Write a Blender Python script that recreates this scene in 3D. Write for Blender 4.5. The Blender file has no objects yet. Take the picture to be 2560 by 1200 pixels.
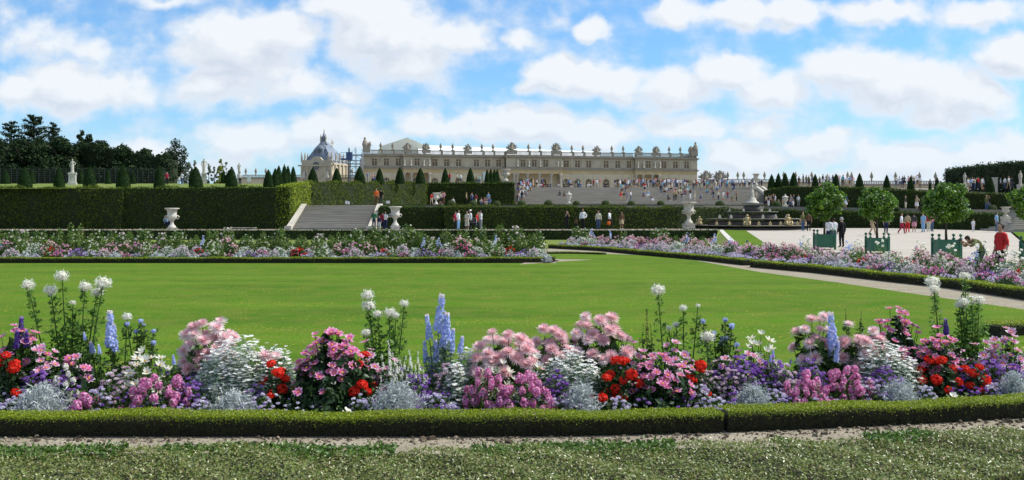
import bpy, bmesh, math, random
import numpy as np
from mathutils import Vector, Matrix
R = math.radians
rng = np.random.default_rng(7)
random.seed(7)
SC = bpy.context.scene
COL = SC.collection
# ------------------------------------------------------------------ camera
FPX = 2490.0; HOR = 540.0; CAMZ = 2.0
cd = bpy.data.cameras.new('camera'); cam = bpy.data.objects.new('camera', cd); COL.objects.link(cam)
cd.sensor_width = 36.0; cd.lens = 36.0 * FPX / 2560.0; cd.shift_y = -60.0 / 2560.0
cam.location = (0, 0, CAMZ); cam.rotation_euler = (R(90), 0, 0); cd.clip_end = 6000; cd.clip_start = 0.1
SC.camera = cam
# ------------------------------------------------------------------ sky and sun
SUN_AZ, SUN_EL = 80.0, 50.0       # azimuth clockwise from the view direction
SUN_STRENGTH, SKY_STRENGTH = 4.9, 0.115
SC.view_settings.view_transform = 'Standard'; SC.view_settings.look = 'None'
SC.view_settings.exposure = 0.18; SC.view_settings.gamma = 1.0
W = bpy.data.worlds.new('World'); SC.world = W; W.use_nodes = True
nt = W.node_tree; N = nt.nodes; L = nt.links
for n in list(N): N.remove(n)
def wn(t, **k):
    n = N.new(t)
    for a, b in k.items(): setattr(n, a, b)
    return n
def wm(op, a, b=None, c=None, clamp=False):
    n = wn('ShaderNodeMath', operation=op, use_clamp=clamp)
    for i, v in enumerate((a, b, c)):
        if v is None: continue
        if isinstance(v, (int, float)): n.inputs[i].default_value = v
        else: L.new(v, n.inputs[i])
    return n.outputs[0]
tc = wn('ShaderNodeTexCoord'); sx = wn('ShaderNodeSeparateXYZ'); L.new(tc.outputs['Generated'], sx.inputs[0])
yy = wm('MAXIMUM', wm('ABSOLUTE', sx.outputs[1]), 0.12)
# cloud layer coordinates: a flat chart of the sky direction (100 units = about 2.3 degrees)
U = wm('MULTIPLY_ADD', wm('DIVIDE', sx.outputs[0], yy), 24.9, 12.8)
V = wm('MULTIPLY_ADD', wm('DIVIDE', sx.outputs[2], yy), -24.9, 5.4)
cmb = wn('ShaderNodeCombineXYZ'); L.new(U, cmb.inputs[0]); L.new(V, cmb.inputs[1])
CL = [ # cx, cy, rx, ry, weight  (x100)
 (1.9,2.25,2.7,1.0,1),(0.6,2.3,1.2,.75,.9),(1.1,1.1,1.6,.9,.62),(2.6,1.3,1.6,.7,.45),(0.1,.3,.8,.6,.4),
 (6.0,1.2,2.6,1.25,1.05),(6.9,0.9,2.0,1.0,1),(5.6,2.15,2.2,.9,.8),(7.6,2.2,2.6,.7,.6),
 (9.6,0.7,2.2,1.3,1),(10.2,1.7,2.0,.9,.8),(11.6,0.9,1.2,.7,.8),(8.6,.1,1.5,.6,.8),(4.2,0.0,2.0,.28,.5),(12.9,.95,.6,.35,.55),
 (14.8,.72,.72,.42,.95),(13.9,.45,.7,.4,.45),
 (13.9,1.85,1.05,.8,1),(14.6,2.0,1.1,.7,.9),(13.4,2.1,.7,.45,.7),(15.6,2.2,1.3,.6,.8),(16.9,2.25,1.6,.75,.95),
 (16.9,.25,1.1,.5,.95),(18.4,.4,1.4,.55,.9),(19.9,.35,1.3,.6,.9),(22.0,.3,2.6,.45,.9),(24.6,.3,1.8,.5,.8),
 (18.3,1.85,1.3,.65,1),(19.4,2.3,1.5,.75,.9),(21.4,1.8,1.9,.9,1),(22.4,2.1,2.2,1.0,1),(24.0,2.4,2.0,1.1,.9),(25.3,1.4,1.3,.75,1),(23.6,2.9,2.2,.5,.7),
 (17.2,3.1,2.0,.55,.62),(19.0,3.2,1.6,.6,.6),
 (13.2,3.1,2.3,.7,1),(14.8,3.3,1.6,.6,.8),(11.0,3.2,1.5,.5,.8),(12.0,2.95,.9,.35,.6),
 (8.2,3.2,1.4,.6,.85),(6.2,3.5,2.4,.8,.75),(9.2,3.5,1.6,.7,.6),(3.8,3.8,1.7,.5,.6),(5.2,4.2,2.5,.6,.4),
 (18.6,3.95,1.6,.75,.9),(20.4,3.75,1.5,.7,.75),(20.9,3.3,.8,.3,.5),(22.6,3.9,2.2,.75,.9),(24.8,3.9,2.0,.7,.85),(25.5,3.5,.9,.4,.8),
 (17.6,4.4,3.0,.6,.7),(22.0,4.5,4.0,.6,.8)]
def density(offx, offy, fine):
    off = wn('ShaderNodeVectorMath', operation='ADD'); L.new(cmb.outputs[0], off.inputs[0]); off.inputs[1].default_value = (offx, offy, 0)
    # domain warp
    wz = wn('ShaderNodeTexNoise'); wz.inputs['Scale'].default_value = 1.1; wz.inputs['Detail'].default_value = 3; L.new(off.outputs[0], wz.inputs['Vector'])
    wv = wn('ShaderNodeVectorMath', operation='MULTIPLY_ADD'); L.new(wz.outputs['Color'], wv.inputs[0]); wv.inputs[1].default_value = (1.1, .8, 0); wv.inputs[2].default_value = (-.55, -.4, 0)
    wp = wn('ShaderNodeVectorMath', operation='ADD'); L.new(off.outputs[0], wp.inputs[0]); L.new(wv.outputs[0], wp.inputs[1])
    acc = None
    for cx, cy, rx, ry, w in CL:
        m = wn('ShaderNodeVectorMath', operation='MULTIPLY_ADD'); L.new(wp.outputs[0], m.inputs[0])
        m.inputs[1].default_value = (1/rx, 1/ry, 0); m.inputs[2].default_value = (-cx/rx, -cy/ry, 0)
        ln = wn('ShaderNodeVectorMath', operation='LENGTH'); L.new(m.outputs[0], ln.inputs[0])
        e = wm('MULTIPLY_ADD', ln.outputs['Value'], -w, w, clamp=True)
        acc = e if acc is None else wm('SMOOTH_MAX', acc, e, 0.12)
    nz = wn('ShaderNodeTexNoise'); nz.inputs['Scale'].default_value = .95; nz.inputs['Detail'].default_value = fine; nz.inputs['Roughness'].default_value = .53
    st = wn('ShaderNodeVectorMath', operation='MULTIPLY'); L.new(off.outputs[0], st.inputs[0]); st.inputs[1].default_value = (1, 1.35, 1)
    L.new(st.outputs[0], nz.inputs['Vector'])
    d = wm('MULTIPLY_ADD', nz.outputs['Fac'], 1.0, wm('ADD', acc, -0.47))
    # outside the charted part: an even scatter of fair-weather cloud
    n2 = wn('ShaderNodeTexNoise'); n2.inputs['Scale'].default_value = .35; n2.inputs['Detail'].default_value = 5; L.new(off.outputs[0], n2.inputs['Vector'])
    out = wm('MULTIPLY_ADD', wm('ABSOLUTE', wm('ADD', U, -12.8)), .5, -6.8, clamp=True)
    out = wm('MAXIMUM', out, wm('MULTIPLY', wm('ADD', V, .3), -.8, clamp=True))
    out = wm('MAXIMUM', out, wm('LESS_THAN', sx.outputs[1], 0.0))
    d2 = wm('MULTIPLY_ADD', n2.outputs['Fac'], 2.6, -1.1)
    mx = wn('ShaderNodeMix', data_type='FLOAT'); L.new(out, mx.inputs[0]); L.new(d, mx.inputs[2]); L.new(d2, mx.inputs[3])
    return mx.outputs[0]
D1 = density(0, 0, 9); D2 = density(.28, -.5, 4)
mask = wn('ShaderNodeMapRange', interpolation_type='SMOOTHSTEP'); L.new(D1, mask.inputs[0])
mask.inputs[1].default_value = .0; mask.inputs[2].default_value = .54
lit = wm('MULTIPLY_ADD', wm('SUBTRACT', D1, D2), 1.35, .66, clamp=True)
edge = wn('ShaderNodeMapRange'); L.new(D1, edge.inputs[0]); edge.inputs[1].default_value = .85; edge.inputs[2].default_value = .35
lit = wm('MAXIMUM', lit, wm('MULTIPLY', edge.outputs[0], .80))
ccol = wn('ShaderNodeMix', data_type='RGBA'); L.new(lit, ccol.inputs[0])
K = 1 / SKY_STRENGTH
ccol.inputs[6].default_value = (.50*K, .57*K, .69*K, 1); ccol.inputs[7].default_value = (.80*K, .83*K, .87*K, 1)
sky = wn('ShaderNodeTexSky', sky_type='NISHITA'); sky.sun_disc = False; sky.sun_elevation = R(SUN_EL); sky.sun_rotation = R(SUN_AZ)
sky.altitude = 100; sky.air_density = 1.0; sky.dust_density = .6; sky.ozone_density = 1.6
tint = wn('ShaderNodeMix', data_type='RGBA', blend_type='MULTIPLY'); tint.inputs[0].default_value = 1
L.new(sky.outputs[0], tint.inputs[6]); tint.inputs[7].default_value = (.58, 1.00, 1.34, 1)
mixs = wn('ShaderNodeMix', data_type='RGBA'); L.new(mask.outputs[0], mixs.inputs[0]); L.new(tint.outputs[2], mixs.inputs[6]); L.new(ccol.outputs[2], mixs.inputs[7])
bg = wn('ShaderNodeBackground'); bg.inputs['Strength'].default_value = SKY_STRENGTH; hz = wm('MULTIPLY_ADD', V, .16, -.28, clamp=True); hz = wm('ADD', wm('MULTIPLY', hz, .60), .09, clamp=True)
hm = wn('ShaderNodeMix', data_type='RGBA'); L.new(hz, hm.inputs[0]); L.new(mixs.outputs[2], hm.inputs[6]); hm.inputs[7].default_value = (.62*K, .76*K, .88*K, 1)
L.new(hm.outputs[2], bg.inputs[0])
wo = wn('ShaderNodeOutputWorld'); L.new(bg.outputs[0], wo.inputs[0])
sl = bpy.data.lights.new('sun', 'SUN'); sl.energy = SUN_STRENGTH; sl.angle = R(.5); sl.color = (1, .965, .90)
so = bpy.data.objects.new('sun', sl); COL.objects.link(so); so.location = (60, 10, 80)
SV = Vector((math.sin(R(SUN_AZ))*math.cos(R(SUN_EL)), math.cos(R(SUN_AZ))*math.cos(R(SUN_EL)), math.sin(R(SUN_EL))))
so.rotation_euler = SV.to_track_quat('Z', 'Y').to_euler()

# ------------------------------------------------------------------ helpers
def P(px, py, d): return Vector(((px-1280)*d/FPX, d, CAMZ+(HOR-py)*d/FPX))
def tag(o, label=None, cat=None, group=None, kind=None):
    if label: o['label'] = label
    if cat: o['category'] = cat
    if group: o['group'] = group
    if kind: o['kind'] = kind
    return o
def empty(name, loc=(0,0,0), rz=0, s=1):
    o = bpy.data.objects.new(name, None); COL.objects.link(o); o.location = loc; o.rotation_euler = (0,0,rz); o.scale = (s,s,s)
    o.empty_display_size = .2
    return o
def link(name, me, parent=None, mat=None):
    o = bpy.data.objects.new(name, me); COL.objects.link(o)
    if mat and not me.materials: me.materials.append(mat)
    if parent: o.parent = parent
    return o
def np_mesh(name, geo, mats=(), smooth=False):
    """geo: list of (V(n,3), F(m,k), mat index or array, rnd(m,) or None)"""
    nv = 0; vs = []; loops = []; starts = []; tot = []; mi = []; rd = []; ls = 0
    for V_, F_, m_, r_ in geo:
        if len(F_) == 0: continue
        V_ = np.asarray(V_, dtype=np.float32); F_ = np.asarray(F_, dtype=np.int32)
        vs.append(V_); k = F_.shape[1]; loops.append((F_+nv).ravel())
        starts.append(np.arange(len(F_), dtype=np.int32)*k+ls); tot.append(np.full(len(F_), k, np.int32)); ls += len(F_)*k
        mi.append(np.full(len(F_), m_, np.int32) if np.isscalar(m_) else np.asarray(m_, np.int32))
        rd.append(rng.random(len(F_)) if r_ is None else np.asarray(r_)); nv += len(V_)
    me = bpy.data.meshes.new(name)
    V_ = np.concatenate(vs); me.vertices.add(len(V_)); me.vertices.foreach_set('co', V_.ravel())
    lo = np.concatenate(loops); me.loops.add(len(lo)); me.loops.foreach_set('vertex_index', lo)
    st = np.concatenate(starts); me.polygons.add(len(st)); me.polygons.foreach_set('loop_start', st); me.polygons.foreach_set('loop_total', np.concatenate(tot))
    me.polygons.foreach_set('material_index', np.concatenate(mi))
    me.polygons.foreach_set('use_smooth', np.full(len(st), smooth))
    a = me.attributes.new('rnd', 'FLOAT', 'FACE'); a.data.foreach_set('value', np.concatenate(rd).astype(np.float32))
    me.update(calc_edges=True); 
    for m in mats: me.materials.append(m)
    return me
def nrm(a): return a / np.maximum(np.linalg.norm(a, axis=1, keepdims=True), 1e-9)
def frames(Nv, roll=None):
    """rotation matrices whose z column is Nv"""
    n = len(Nv); Nv = nrm(Nv); h = rng.normal(size=(n,3)); t = nrm(np.cross(Nv, h)); b = np.cross(Nv, t)
    return np.stack([t, b, Nv], axis=2)
def bake(proto, pos, rot, scale, rnd=None):
    V_, F_, M_ = proto; pos = np.asarray(pos, float); n = len(pos); scale = np.asarray(scale, float).reshape(n, -1)
    A = (V_[None] * scale[:, None, :]) @ np.transpose(rot, (0,2,1)) + pos[:, None, :]
    F2 = F_[None] + (np.arange(n)*len(V_))[:, None, None]
    M2 = np.tile(M_, n)
    if rnd is None: rnd = rng.random(n)
    r2 = np.clip(np.repeat(rnd, len(F_)) + rng.normal(0, .07, n*len(F_)), 0, 1)
    return (A.reshape(-1,3), F2.reshape(-1, F_.shape[1]), M2, r2)
# leaf: a folded rhombus of two triangles-as-quads
LEAF = (np.array([[0,-.5,0],[.28,0,.05],[0,.5,.0],[-.28,0,.05]], float), np.array([[0,1,2,3]]), np.array([0]))
LEAFN = (np.array([[0,-.5,0],[.14,0,.03],[0,.5,.0],[-.14,0,.03]], float), np.array([[0,1,2,3]]), np.array([0]))
BLADE = (np.array([[-.5,0,0],[.5,0,0],[.3,.1,.6],[-.3,.1,.6],[.02,.3,1],[-.02,.3,1]], float), np.array([[0,1,2,3],[3,2,4,5]]), np.array([0,0]))
def leaves(pos, nor, size, jit=.7, proto=LEAF, mat=0, sj=.35, rnd=None):
    n = len(pos); nn = nrm(np.asarray(nor) + rng.normal(0, jit, (n,3)))
    s = size*(1+rng.uniform(-sj, sj, n)); s = np.repeat(s[:,None], 3, 1)
    g = bake(proto, pos, frames(nn), s, rnd)
    return (g[0], g[1], g[2]+mat, g[3])
def combine(parts):
    """merge same-k geo tuples into one proto (V,F,M)"""
    vs, fs, ms, o = [], [], [], 0
    for V_, F_, M_ in parts:
        vs.append(V_); fs.append(F_+o); ms.append(np.full(len(F_), M_) if np.isscalar(M_) else M_); o += len(V_)
    return (np.concatenate(vs), np.concatenate(fs), np.concatenate(ms))
def tube_geo(pts, rad, k=6):
    pts = np.asarray(pts, float); rad = np.broadcast_to(np.asarray(rad, float), (len(pts),))
    d = np.gradient(pts, axis=0); d = nrm(d); ref = np.array([.31,.2,.93]) if abs(d[0][2]) < .9 else np.array([1,.1,0])
    t = nrm(np.cross(d, ref)); b = np.cross(d, t); a = np.arange(k)*2*np.pi/k
    V_ = (pts[:,None,:] + rad[:,None,None]*(np.cos(a)[None,:,None]*t[:,None,:] + np.sin(a)[None,:,None]*b[:,None,:])).reshape(-1,3)
    F_ = [[i*k+j, i*k+(j+1)%k, (i+1)*k+(j+1)%k, (i+1)*k+j] for i in range(len(pts)-1) for j in range(k)]
    return V_, np.array(F_)
def lathe_geo(prof, k=24, cap=True):
    """prof: list of (r,z)"""
    a = np.arange(k)*2*np.pi/k; pr = list(prof)
    if cap: pr = [(1e-4, pr[0][1])] + pr + [(1e-4, pr[-1][1])]
    V_ = np.array([[r*np.cos(t), r*np.sin(t), z] for r, z in pr for t in a])
    F_ = np.array([[i*k+j, i*k+(j+1)%k, (i+1)*k+(j+1)%k, (i+1)*k+j] for i in range(len(pr)-1) for j in range(k)])
    return V_, F_
BOXF = np.array([[0,3,2,1],[4,5,6,7],[0,1,5,4],[1,2,6,5],[2,3,7,6],[3,0,4,7]])
def box_geo(x0,x1,y0,y1,z0,z1):
    return np.array([[x0,y0,z0],[x1,y0,z0],[x1,y1,z0],[x0,y1,z0],[x0,y0,z1],[x1,y0,z1],[x1,y1,z1],[x0,y1,z1]], float), BOXF
class MB:
    def __init__(s): s.g = []
    def add(s, VF, m=0, off=(0,0,0), sc=1, rz=0, r=None):
        V_ = np.asarray(VF[0], float)*np.asarray(sc)
        if rz: c, n = math.cos(rz), math.sin(rz); V_ = V_ @ np.array([[c,n,0],[-n,c,0],[0,0,1]])
        F_ = np.asarray(VF[1])
        s.g.append((V_+np.asarray(off), F_, m, r)); return s
    def box(s, *a, m=0): return s.add(box_geo(*a), m)
    def tube(s, pts, rad, k=6, m=0): return s.add(tube_geo(pts, rad, k), m)
    def lathe(s, prof, k=24, m=0, off=(0,0,0), cap=True): return s.add(lathe_geo(prof, k, cap), m, off)
    def prism(s, poly, z0, z1, m=0):
        n = len(poly); zt = z1 if callable(z1) else (lambda x, y: z1)
        V_ = np.array([[x,y,z0] for x,y in poly] + [[x,y,zt(x,y)] for x,y in poly])
        s.g.append((V_, np.array([[i,(i+1)%n,n+(i+1)%n,n+i] for i in range(n)]), m, None))
        s.g.append((V_, np.array([list(range(n,2*n))]), m, None)); s.g.append((V_, np.array([list(range(n))[::-1]]), m, None)); return s
    def mesh(s, name, mats, smooth=False): return np_mesh(name, s.g, mats if isinstance(mats, (list,tuple)) else [mats], smooth)
    def build(s, name, mats, parent=None, smooth=False): return link(name, s.mesh(name, mats, smooth), parent)

# ------------------------------------------------------------------ materials
def newmat(name):
    m = bpy.data.materials.new(name); m.use_nodes = True; t = m.node_tree; b = t.nodes['Principled BSDF']; return m, t, b
def ramp(t, cols, fac):
    r = t.nodes.new('ShaderNodeValToRGB'); el = r.color_ramp.elements
    while len(el) > 1: el.remove(el[-1])
    for i, c in enumerate(cols):
        e = el[0] if i == 0 else el.new(i/(len(cols)-1)); e.position = i/max(1,len(cols)-1); e.color = (*c, 1)
    t.links.new(fac, r.inputs[0]); return r.outputs[0]
def attr(t, n='rnd'):
    a = t.nodes.new('ShaderNodeAttribute'); a.attribute_name = n; return a.outputs['Fac']
def mat_leaf(name, cols, rough=.5, trans=.35, spec=.35, patch=0, pscale=1.0, sheen=0):
    """foliage / petals: colour from each leaf's own random number, some light passes through"""
    m, t, b = newmat(name); f = attr(t)
    if patch:
        g = t.nodes.new('ShaderNodeNewGeometry'); nz = t.nodes.new('ShaderNodeTexNoise'); nz.inputs['Scale'].default_value = pscale; nz.inputs['Detail'].default_value = 3
        t.links.new(g.outputs['Position'], nz.inputs['Vector'])
        a = t.nodes.new('ShaderNodeMath'); a.operation = 'MULTIPLY_ADD'; t.links.new(nz.outputs['Fac'], a.inputs[0]); a.inputs[1].default_value = patch*2; a.inputs[2].default_value = -patch
        c = t.nodes.new('ShaderNodeMath'); c.operation = 'ADD'; c.use_clamp = True; t.links.new(f, c.inputs[0]); t.links.new(a.outputs[0], c.inputs[1]); f = c.outputs[0]
    col = ramp(t, cols, f); t.links.new(col, b.inputs['Base Color']); b.inputs['Roughness'].default_value = rough
    b.inputs['Specular IOR Level'].default_value = spec
    if trans:
        tr = t.nodes.new('ShaderNodeBsdfTranslucent'); t.links.new(col, tr.inputs[0]); mx = t.nodes.new('ShaderNodeMixShader'); mx.inputs[0].default_value = trans
        t.links.new(b.outputs[0], mx.inputs[1]); t.links.new(tr.outputs[0], mx.inputs[2]); t.links.new(mx.outputs[0], t.nodes['Material Output'].inputs[0])
    return m
def mat_noise(name, cols, scale=1, detail=6, rough=.8, bump=0, bscale=None, spec=.3, stretch=(1,1,1), metal=0, objrand=0):
    m, t, b = newmat(name); g = t.nodes.new('ShaderNodeNewGeometry'); mp = t.nodes.new('ShaderNodeMapping'); mp.inputs['Scale'].default_value = stretch
    t.links.new(g.outputs['Position'], mp.inputs[0]); nz = t.nodes.new('ShaderNodeTexNoise'); nz.inputs['Scale'].default_value = scale; nz.inputs['Detail'].default_value = detail
    nz.inputs['Roughness'].default_value = .6; t.links.new(mp.outputs[0], nz.inputs['Vector'])
    mr = t.nodes.new('ShaderNodeMapRange'); mr.inputs[1].default_value = .3; mr.inputs[2].default_value = .7; t.links.new(nz.outputs['Fac'], mr.inputs[0])
    t.links.new(ramp(t, cols, mr.outputs[0]), b.inputs['Base Color']); b.inputs['Roughness'].default_value = rough; b.inputs['Specular IOR Level'].default_value = spec; b.inputs['Metallic'].default_value = metal
    if bump:
        n2 = t.nodes.new('ShaderNodeTexNoise'); n2.inputs['Scale'].default_value = bscale or scale*6; n2.inputs['Detail'].default_value = 5; t.links.new(mp.outputs[0], n2.inputs['Vector'])
        bp = t.nodes.new('ShaderNodeBump'); bp.inputs['Strength'].default_value = 1; bp.inputs['Distance'].default_value = bump; t.links.new(n2.outputs['Fac'], bp.inputs['Height']); t.links.new(bp.outputs[0], b.inputs['Normal'])
    return m
M = {}
M['hedge'] = mat_leaf('hedge_leaves', [(.024,.046,.006),(.041,.072,.010),(.062,.102,.014),(.085,.13,.02)], .8, .25, .12, .6, .35)
M['hedge_core'] = mat_noise('hedge_core', [(.010,.018,.005),(.03,.045,.012)], 3, rough=.9, bump=.1)
M['hornbeam'] = mat_leaf('hornbeam_leaves', [(.042,.068,.008),(.066,.102,.013),(.10,.145,.018),(.10,.12,.02)], .8, .3, .12, .6, .3)
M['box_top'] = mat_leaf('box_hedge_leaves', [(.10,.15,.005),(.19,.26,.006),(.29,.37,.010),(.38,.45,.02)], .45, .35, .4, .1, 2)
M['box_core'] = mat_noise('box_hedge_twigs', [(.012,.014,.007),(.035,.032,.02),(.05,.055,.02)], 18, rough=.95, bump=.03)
M['flank'] = mat_leaf('hornbeam_leaves_painted_sunlit', [(.14,.20,.012),(.22,.29,.016),(.30,.36,.02)], .55, .35, .3, .2, .4)  # lighter copy of the hornbeam leaves, sunlight put into the colour
M['yew'] = mat_leaf('yew_needles', [(.010,.030,.008),(.018,.045,.010),(.032,.07,.014)], .85, .15, .08, .15, 1.5)
M['yew_core'] = mat_noise('yew_core', [(.01,.024,.008),(.02,.04,.012)], 5, rough=.9)
M['dark_tree'] = mat_leaf('dark_tree_leaves', [(.008,.020,.010),(.016,.036,.014),(.030,.055,.018),(.05,.08,.03)], .8, .2, .12, .25, .12)
M['grey_tree'] = mat_leaf('grey_green_leaves', [(.20,.26,.17),(.28,.35,.24),(.36,.42,.32)], .55, .5, .3)
M['yellow_tree'] = mat_leaf('yellow_green_leaves', [(.24,.28,.05),(.32,.37,.08),(.4,.44,.12)], .55, .5, .3)
M['bark'] = mat_noise('bark', [(.03,.025,.018),(.09,.075,.055)], 6, rough=.9, bump=.02)
M['orange_leaf'] = mat_leaf('orange_tree_leaves', [(.025,.07,.008),(.06,.15,.010),(.13,.26,.018),(.22,.36,.03)], .4, .35, .5, .1, 1)
M['stone'] = mat_noise('pale_garden_marble', [(.36,.34,.29),(.54,.51,.44),(.62,.59,.52)], 3, rough=.7, bump=.01)
M['stone_old'] = mat_noise('weathered_marble', [(.28,.26,.21),(.47,.43,.35),(.56,.52,.43)], 4, rough=.75, bump=.01)
M['pal'] = mat_noise('palace_limestone', [(.50,.42,.27),(.60,.52,.36),(.54,.47,.35)], .35, rough=.85, bump=.03, bscale=3)
M['pal_up'] = mat_noise('palace_attic_stone', [(.36,.31,.22),(.48,.42,.30),(.42,.37,.28)], .4, rough=.85, bump=.03, bscale=3)
M['pal_grey'] = mat_noise('grey_cornice_stone', [(.22,.19,.14),(.33,.29,.22),(.27,.24,.19)], .8, rough=.85, bump=.02)
M['pal_gold'] = mat_noise('golden_sandstone', [(.46,.36,.19),(.56,.45,.26)], .5, rough=.85)
M['shutter'] = mat_noise('brown_window_shutter', [(.13,.10,.065),(.19,.145,.095)], 4, rough=.6)
M['glass'] = mat_noise('dark_window_glass', [(.03,.035,.045),(.07,.08,.10)], .8, rough=.15, spec=.5)
M['gilt'] = mat_noise('gilded_window_frame', [(.42,.30,.10),(.52,.38,.14)], 3, rough=.5)
M['lead'] = mat_noise('blue_grey_lead_roof', [(.08,.10,.13),(.17,.20,.245),(.27,.31,.36)], .9, rough=.55, stretch=(1,1,.4))
M['tarp'] = mat_noise('white_roof_sheeting', [(.78,.80,.77),(.86,.87,.85)], .3, rough=.6, stretch=(3,1,1))
M['tarp_g'] = mat_noise('pale_green_sheeting', [(.40,.47,.42),(.52,.58,.52)], .4, rough=.6)
M['tarp_b'] = mat_leaf('beige_roof_sheeting', [(.80,.79,.68),(.85,.84,.74)], .7, .5)
M['steel'] = mat_noise('galvanised_steel', [(.3,.32,.35),(.45,.47,.5)], 2, rough=.5, metal=.5)
M['blue_paint'] = mat_noise('dark_blue_paint', [(.03,.06,.14),(.06,.10,.2)], 2, rough=.5)
M['step'] = mat_noise('grey_stone_step', [(.22,.20,.165),(.34,.31,.26),(.46,.42,.36)], 1.6, rough=.85, stretch=(.25,1,6))
M['white_paint'] = mat_noise('white_sheet_metal', [(.7,.7,.7),(.8,.8,.8)], 2, rough=.5)
M['iron'] = mat_noise('dark_iron', [(.03,.035,.035),(.06,.065,.06)], 5, rough=.5)
M['bronze'] = mat_noise('dark_mossy_basin_stone', [(.035,.028,.024),(.075,.055,.045),(.06,.06,.05)], 2.5, rough=.5)
M['gold'] = mat_noise('gilded_lead', [(.34,.25,.11),(.50,.40,.21)], 5, rough=.5, metal=.1)
M['green_box'] = mat_noise('green_painted_wood', [(.03,.11,.065),(.045,.15,.09),(.04,.13,.08)], 3, rough=.45, stretch=(6,6,.6))
M['soil'] = mat_noise('dark_bed_soil', [(.03,.022,.014),(.07,.05,.032)], 9, rough=.95, bump=.05)
M['rim'] = mat_noise('grey_basin_rim', [(.16,.14,.11),(.26,.24,.2)], 2, rough=.6)
M['water'] = mat_noise('basin_water', [(.02,.03,.025),(.03,.045,.035)], 2, rough=.05, spec=.6, bump=.01, bscale=3)

def mat_ground(name, A, B, C, s1, s2, bump=.02, spots=None, bs=None):
    """two noise scales plus small stones / tufts"""
    m, t, b = newmat(name); g = t.nodes.new('ShaderNodeNewGeometry'); lk = t.links.new
    def nz(s, d=5, st=None):
        n = t.nodes.new('ShaderNodeTexNoise'); n.inputs['Scale'].default_value = s; n.inputs['Detail'].default_value = d; n.inputs['Roughness'].default_value = .62
        if st: mp = t.nodes.new('ShaderNodeMapping'); mp.inputs['Scale'].default_value = st; lk(g.outputs['Position'], mp.inputs[0]); lk(mp.outputs[0], n.inputs['Vector'])
        else: lk(g.outputs['Position'], n.inputs['Vector'])
        mr = t.nodes.new('ShaderNodeMapRange'); mr.inputs[1].default_value = .32; mr.inputs[2].default_value = .68; lk(n.outputs['Fac'], mr.inputs[0]); return mr.outputs[0]
    c1 = ramp(t, [A, B], nz(s1, 5, (.7,2.6,1))); mx = t.nodes.new('ShaderNodeMix'); mx.data_type = 'RGBA'; mx.inputs[7].default_value = (*C, 1); lk(c1, mx.inputs[6])
    f = t.nodes.new('ShaderNodeMath'); f.operation = 'MULTIPLY'; f.inputs[1].default_value = .55; lk(nz(s2, 7), f.inputs[0]); lk(f.outputs[0], mx.inputs[0]); out = mx.outputs[2]
    if spots:
        vo = t.nodes.new('ShaderNodeTexVoronoi'); vo.inputs['Scale'].default_value = spots[1]; lk(g.outputs['Position'], vo.inputs['Vector'])
        lt = t.nodes.new('ShaderNodeMath'); lt.operation = 'LESS_THAN'; lt.inputs[1].default_value = spots[2]; lk(vo.outputs['Distance'], lt.inputs[0])
        pt = nz(spots[3], 3); gt = t.nodes.new('ShaderNodeMath'); gt.operation = 'GREATER_THAN'; gt.inputs[1].default_value = .62; lk(pt, gt.inputs[0])
        mu = t.nodes.new('ShaderNodeMath'); mu.operation = 'MULTIPLY'; lk(lt.outputs[0], mu.inputs[0]); lk(gt.outputs[0], mu.inputs[1])
        m2 = t.nodes.new('ShaderNodeMix'); m2.data_type = 'RGBA'; lk(mu.outputs[0], m2.inputs[0]); lk(out, m2.inputs[6]); m2.inputs[7].default_value = (*spots[0], 1); out = m2.outputs[2]
    lk(out, b.inputs['Base Color']); b.inputs['Roughness'].default_value = .95; b.inputs['Specular IOR Level'].default_value = .04
    n = t.nodes.new('ShaderNodeTexNoise'); n.inputs['Scale'].default_value = bs or s2*1.7; n.inputs['Detail'].default_value = 6; lk(g.outputs['Position'], n.inputs['Vector'])
    bp = t.nodes.new('ShaderNodeBump'); bp.inputs['Distance'].default_value = bump; lk(n.outputs['Fac'], bp.inputs['Height']); lk(bp.outputs[0], b.inputs['Normal'])
    return m
M['sand'] = mat_ground('sandy_earth', (.27,.235,.17), (.40,.355,.27), (.20,.17,.125), 1.2, 16, .03, ((.12,.09,.06), 11, .22, 3))
M['gravel'] = mat_ground('pale_gravel', (.40,.36,.30), (.50,.455,.39), (.33,.295,.25), .35, 9, .02)
M['lawn'] = mat_ground('lawn_grass', (.036,.112,.006), (.082,.178,.009), (.160,.160,.032), .16, 1.3, .035, ((.50,.42,.03), 9, .15, .5), 14)
M['lawn_far'] = mat_ground('upper_lawn_grass', (.10,.15,.03), (.15,.20,.045), (.18,.19,.06), .12, 2, .03)
M['terr'] = mat_ground('terrace_gravel', (.24,.21,.17), (.32,.28,.23), (.2,.17,.13), .2, 5, .02)
M['grass'] = mat_leaf('grass_blades', [(.10,.25,.006),(.14,.30,.01),(.20,.34,.015),(.28,.32,.05)], .6, .4, .2, .2, .7)
# ------------------------------------------------------------------ terrain and lawns
def struct(name, mb, mat, smooth=False): o = mb.build(name, mat, None, smooth); o['kind'] = 'structure'; return o
struct('ground', MB().prism([(-400,-40),(400,-40),(400,700),(-400,700)], -2, 0), M['sand'])
def dfront(x): return 9.0 + .062*max(0, x)**1.6
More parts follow.
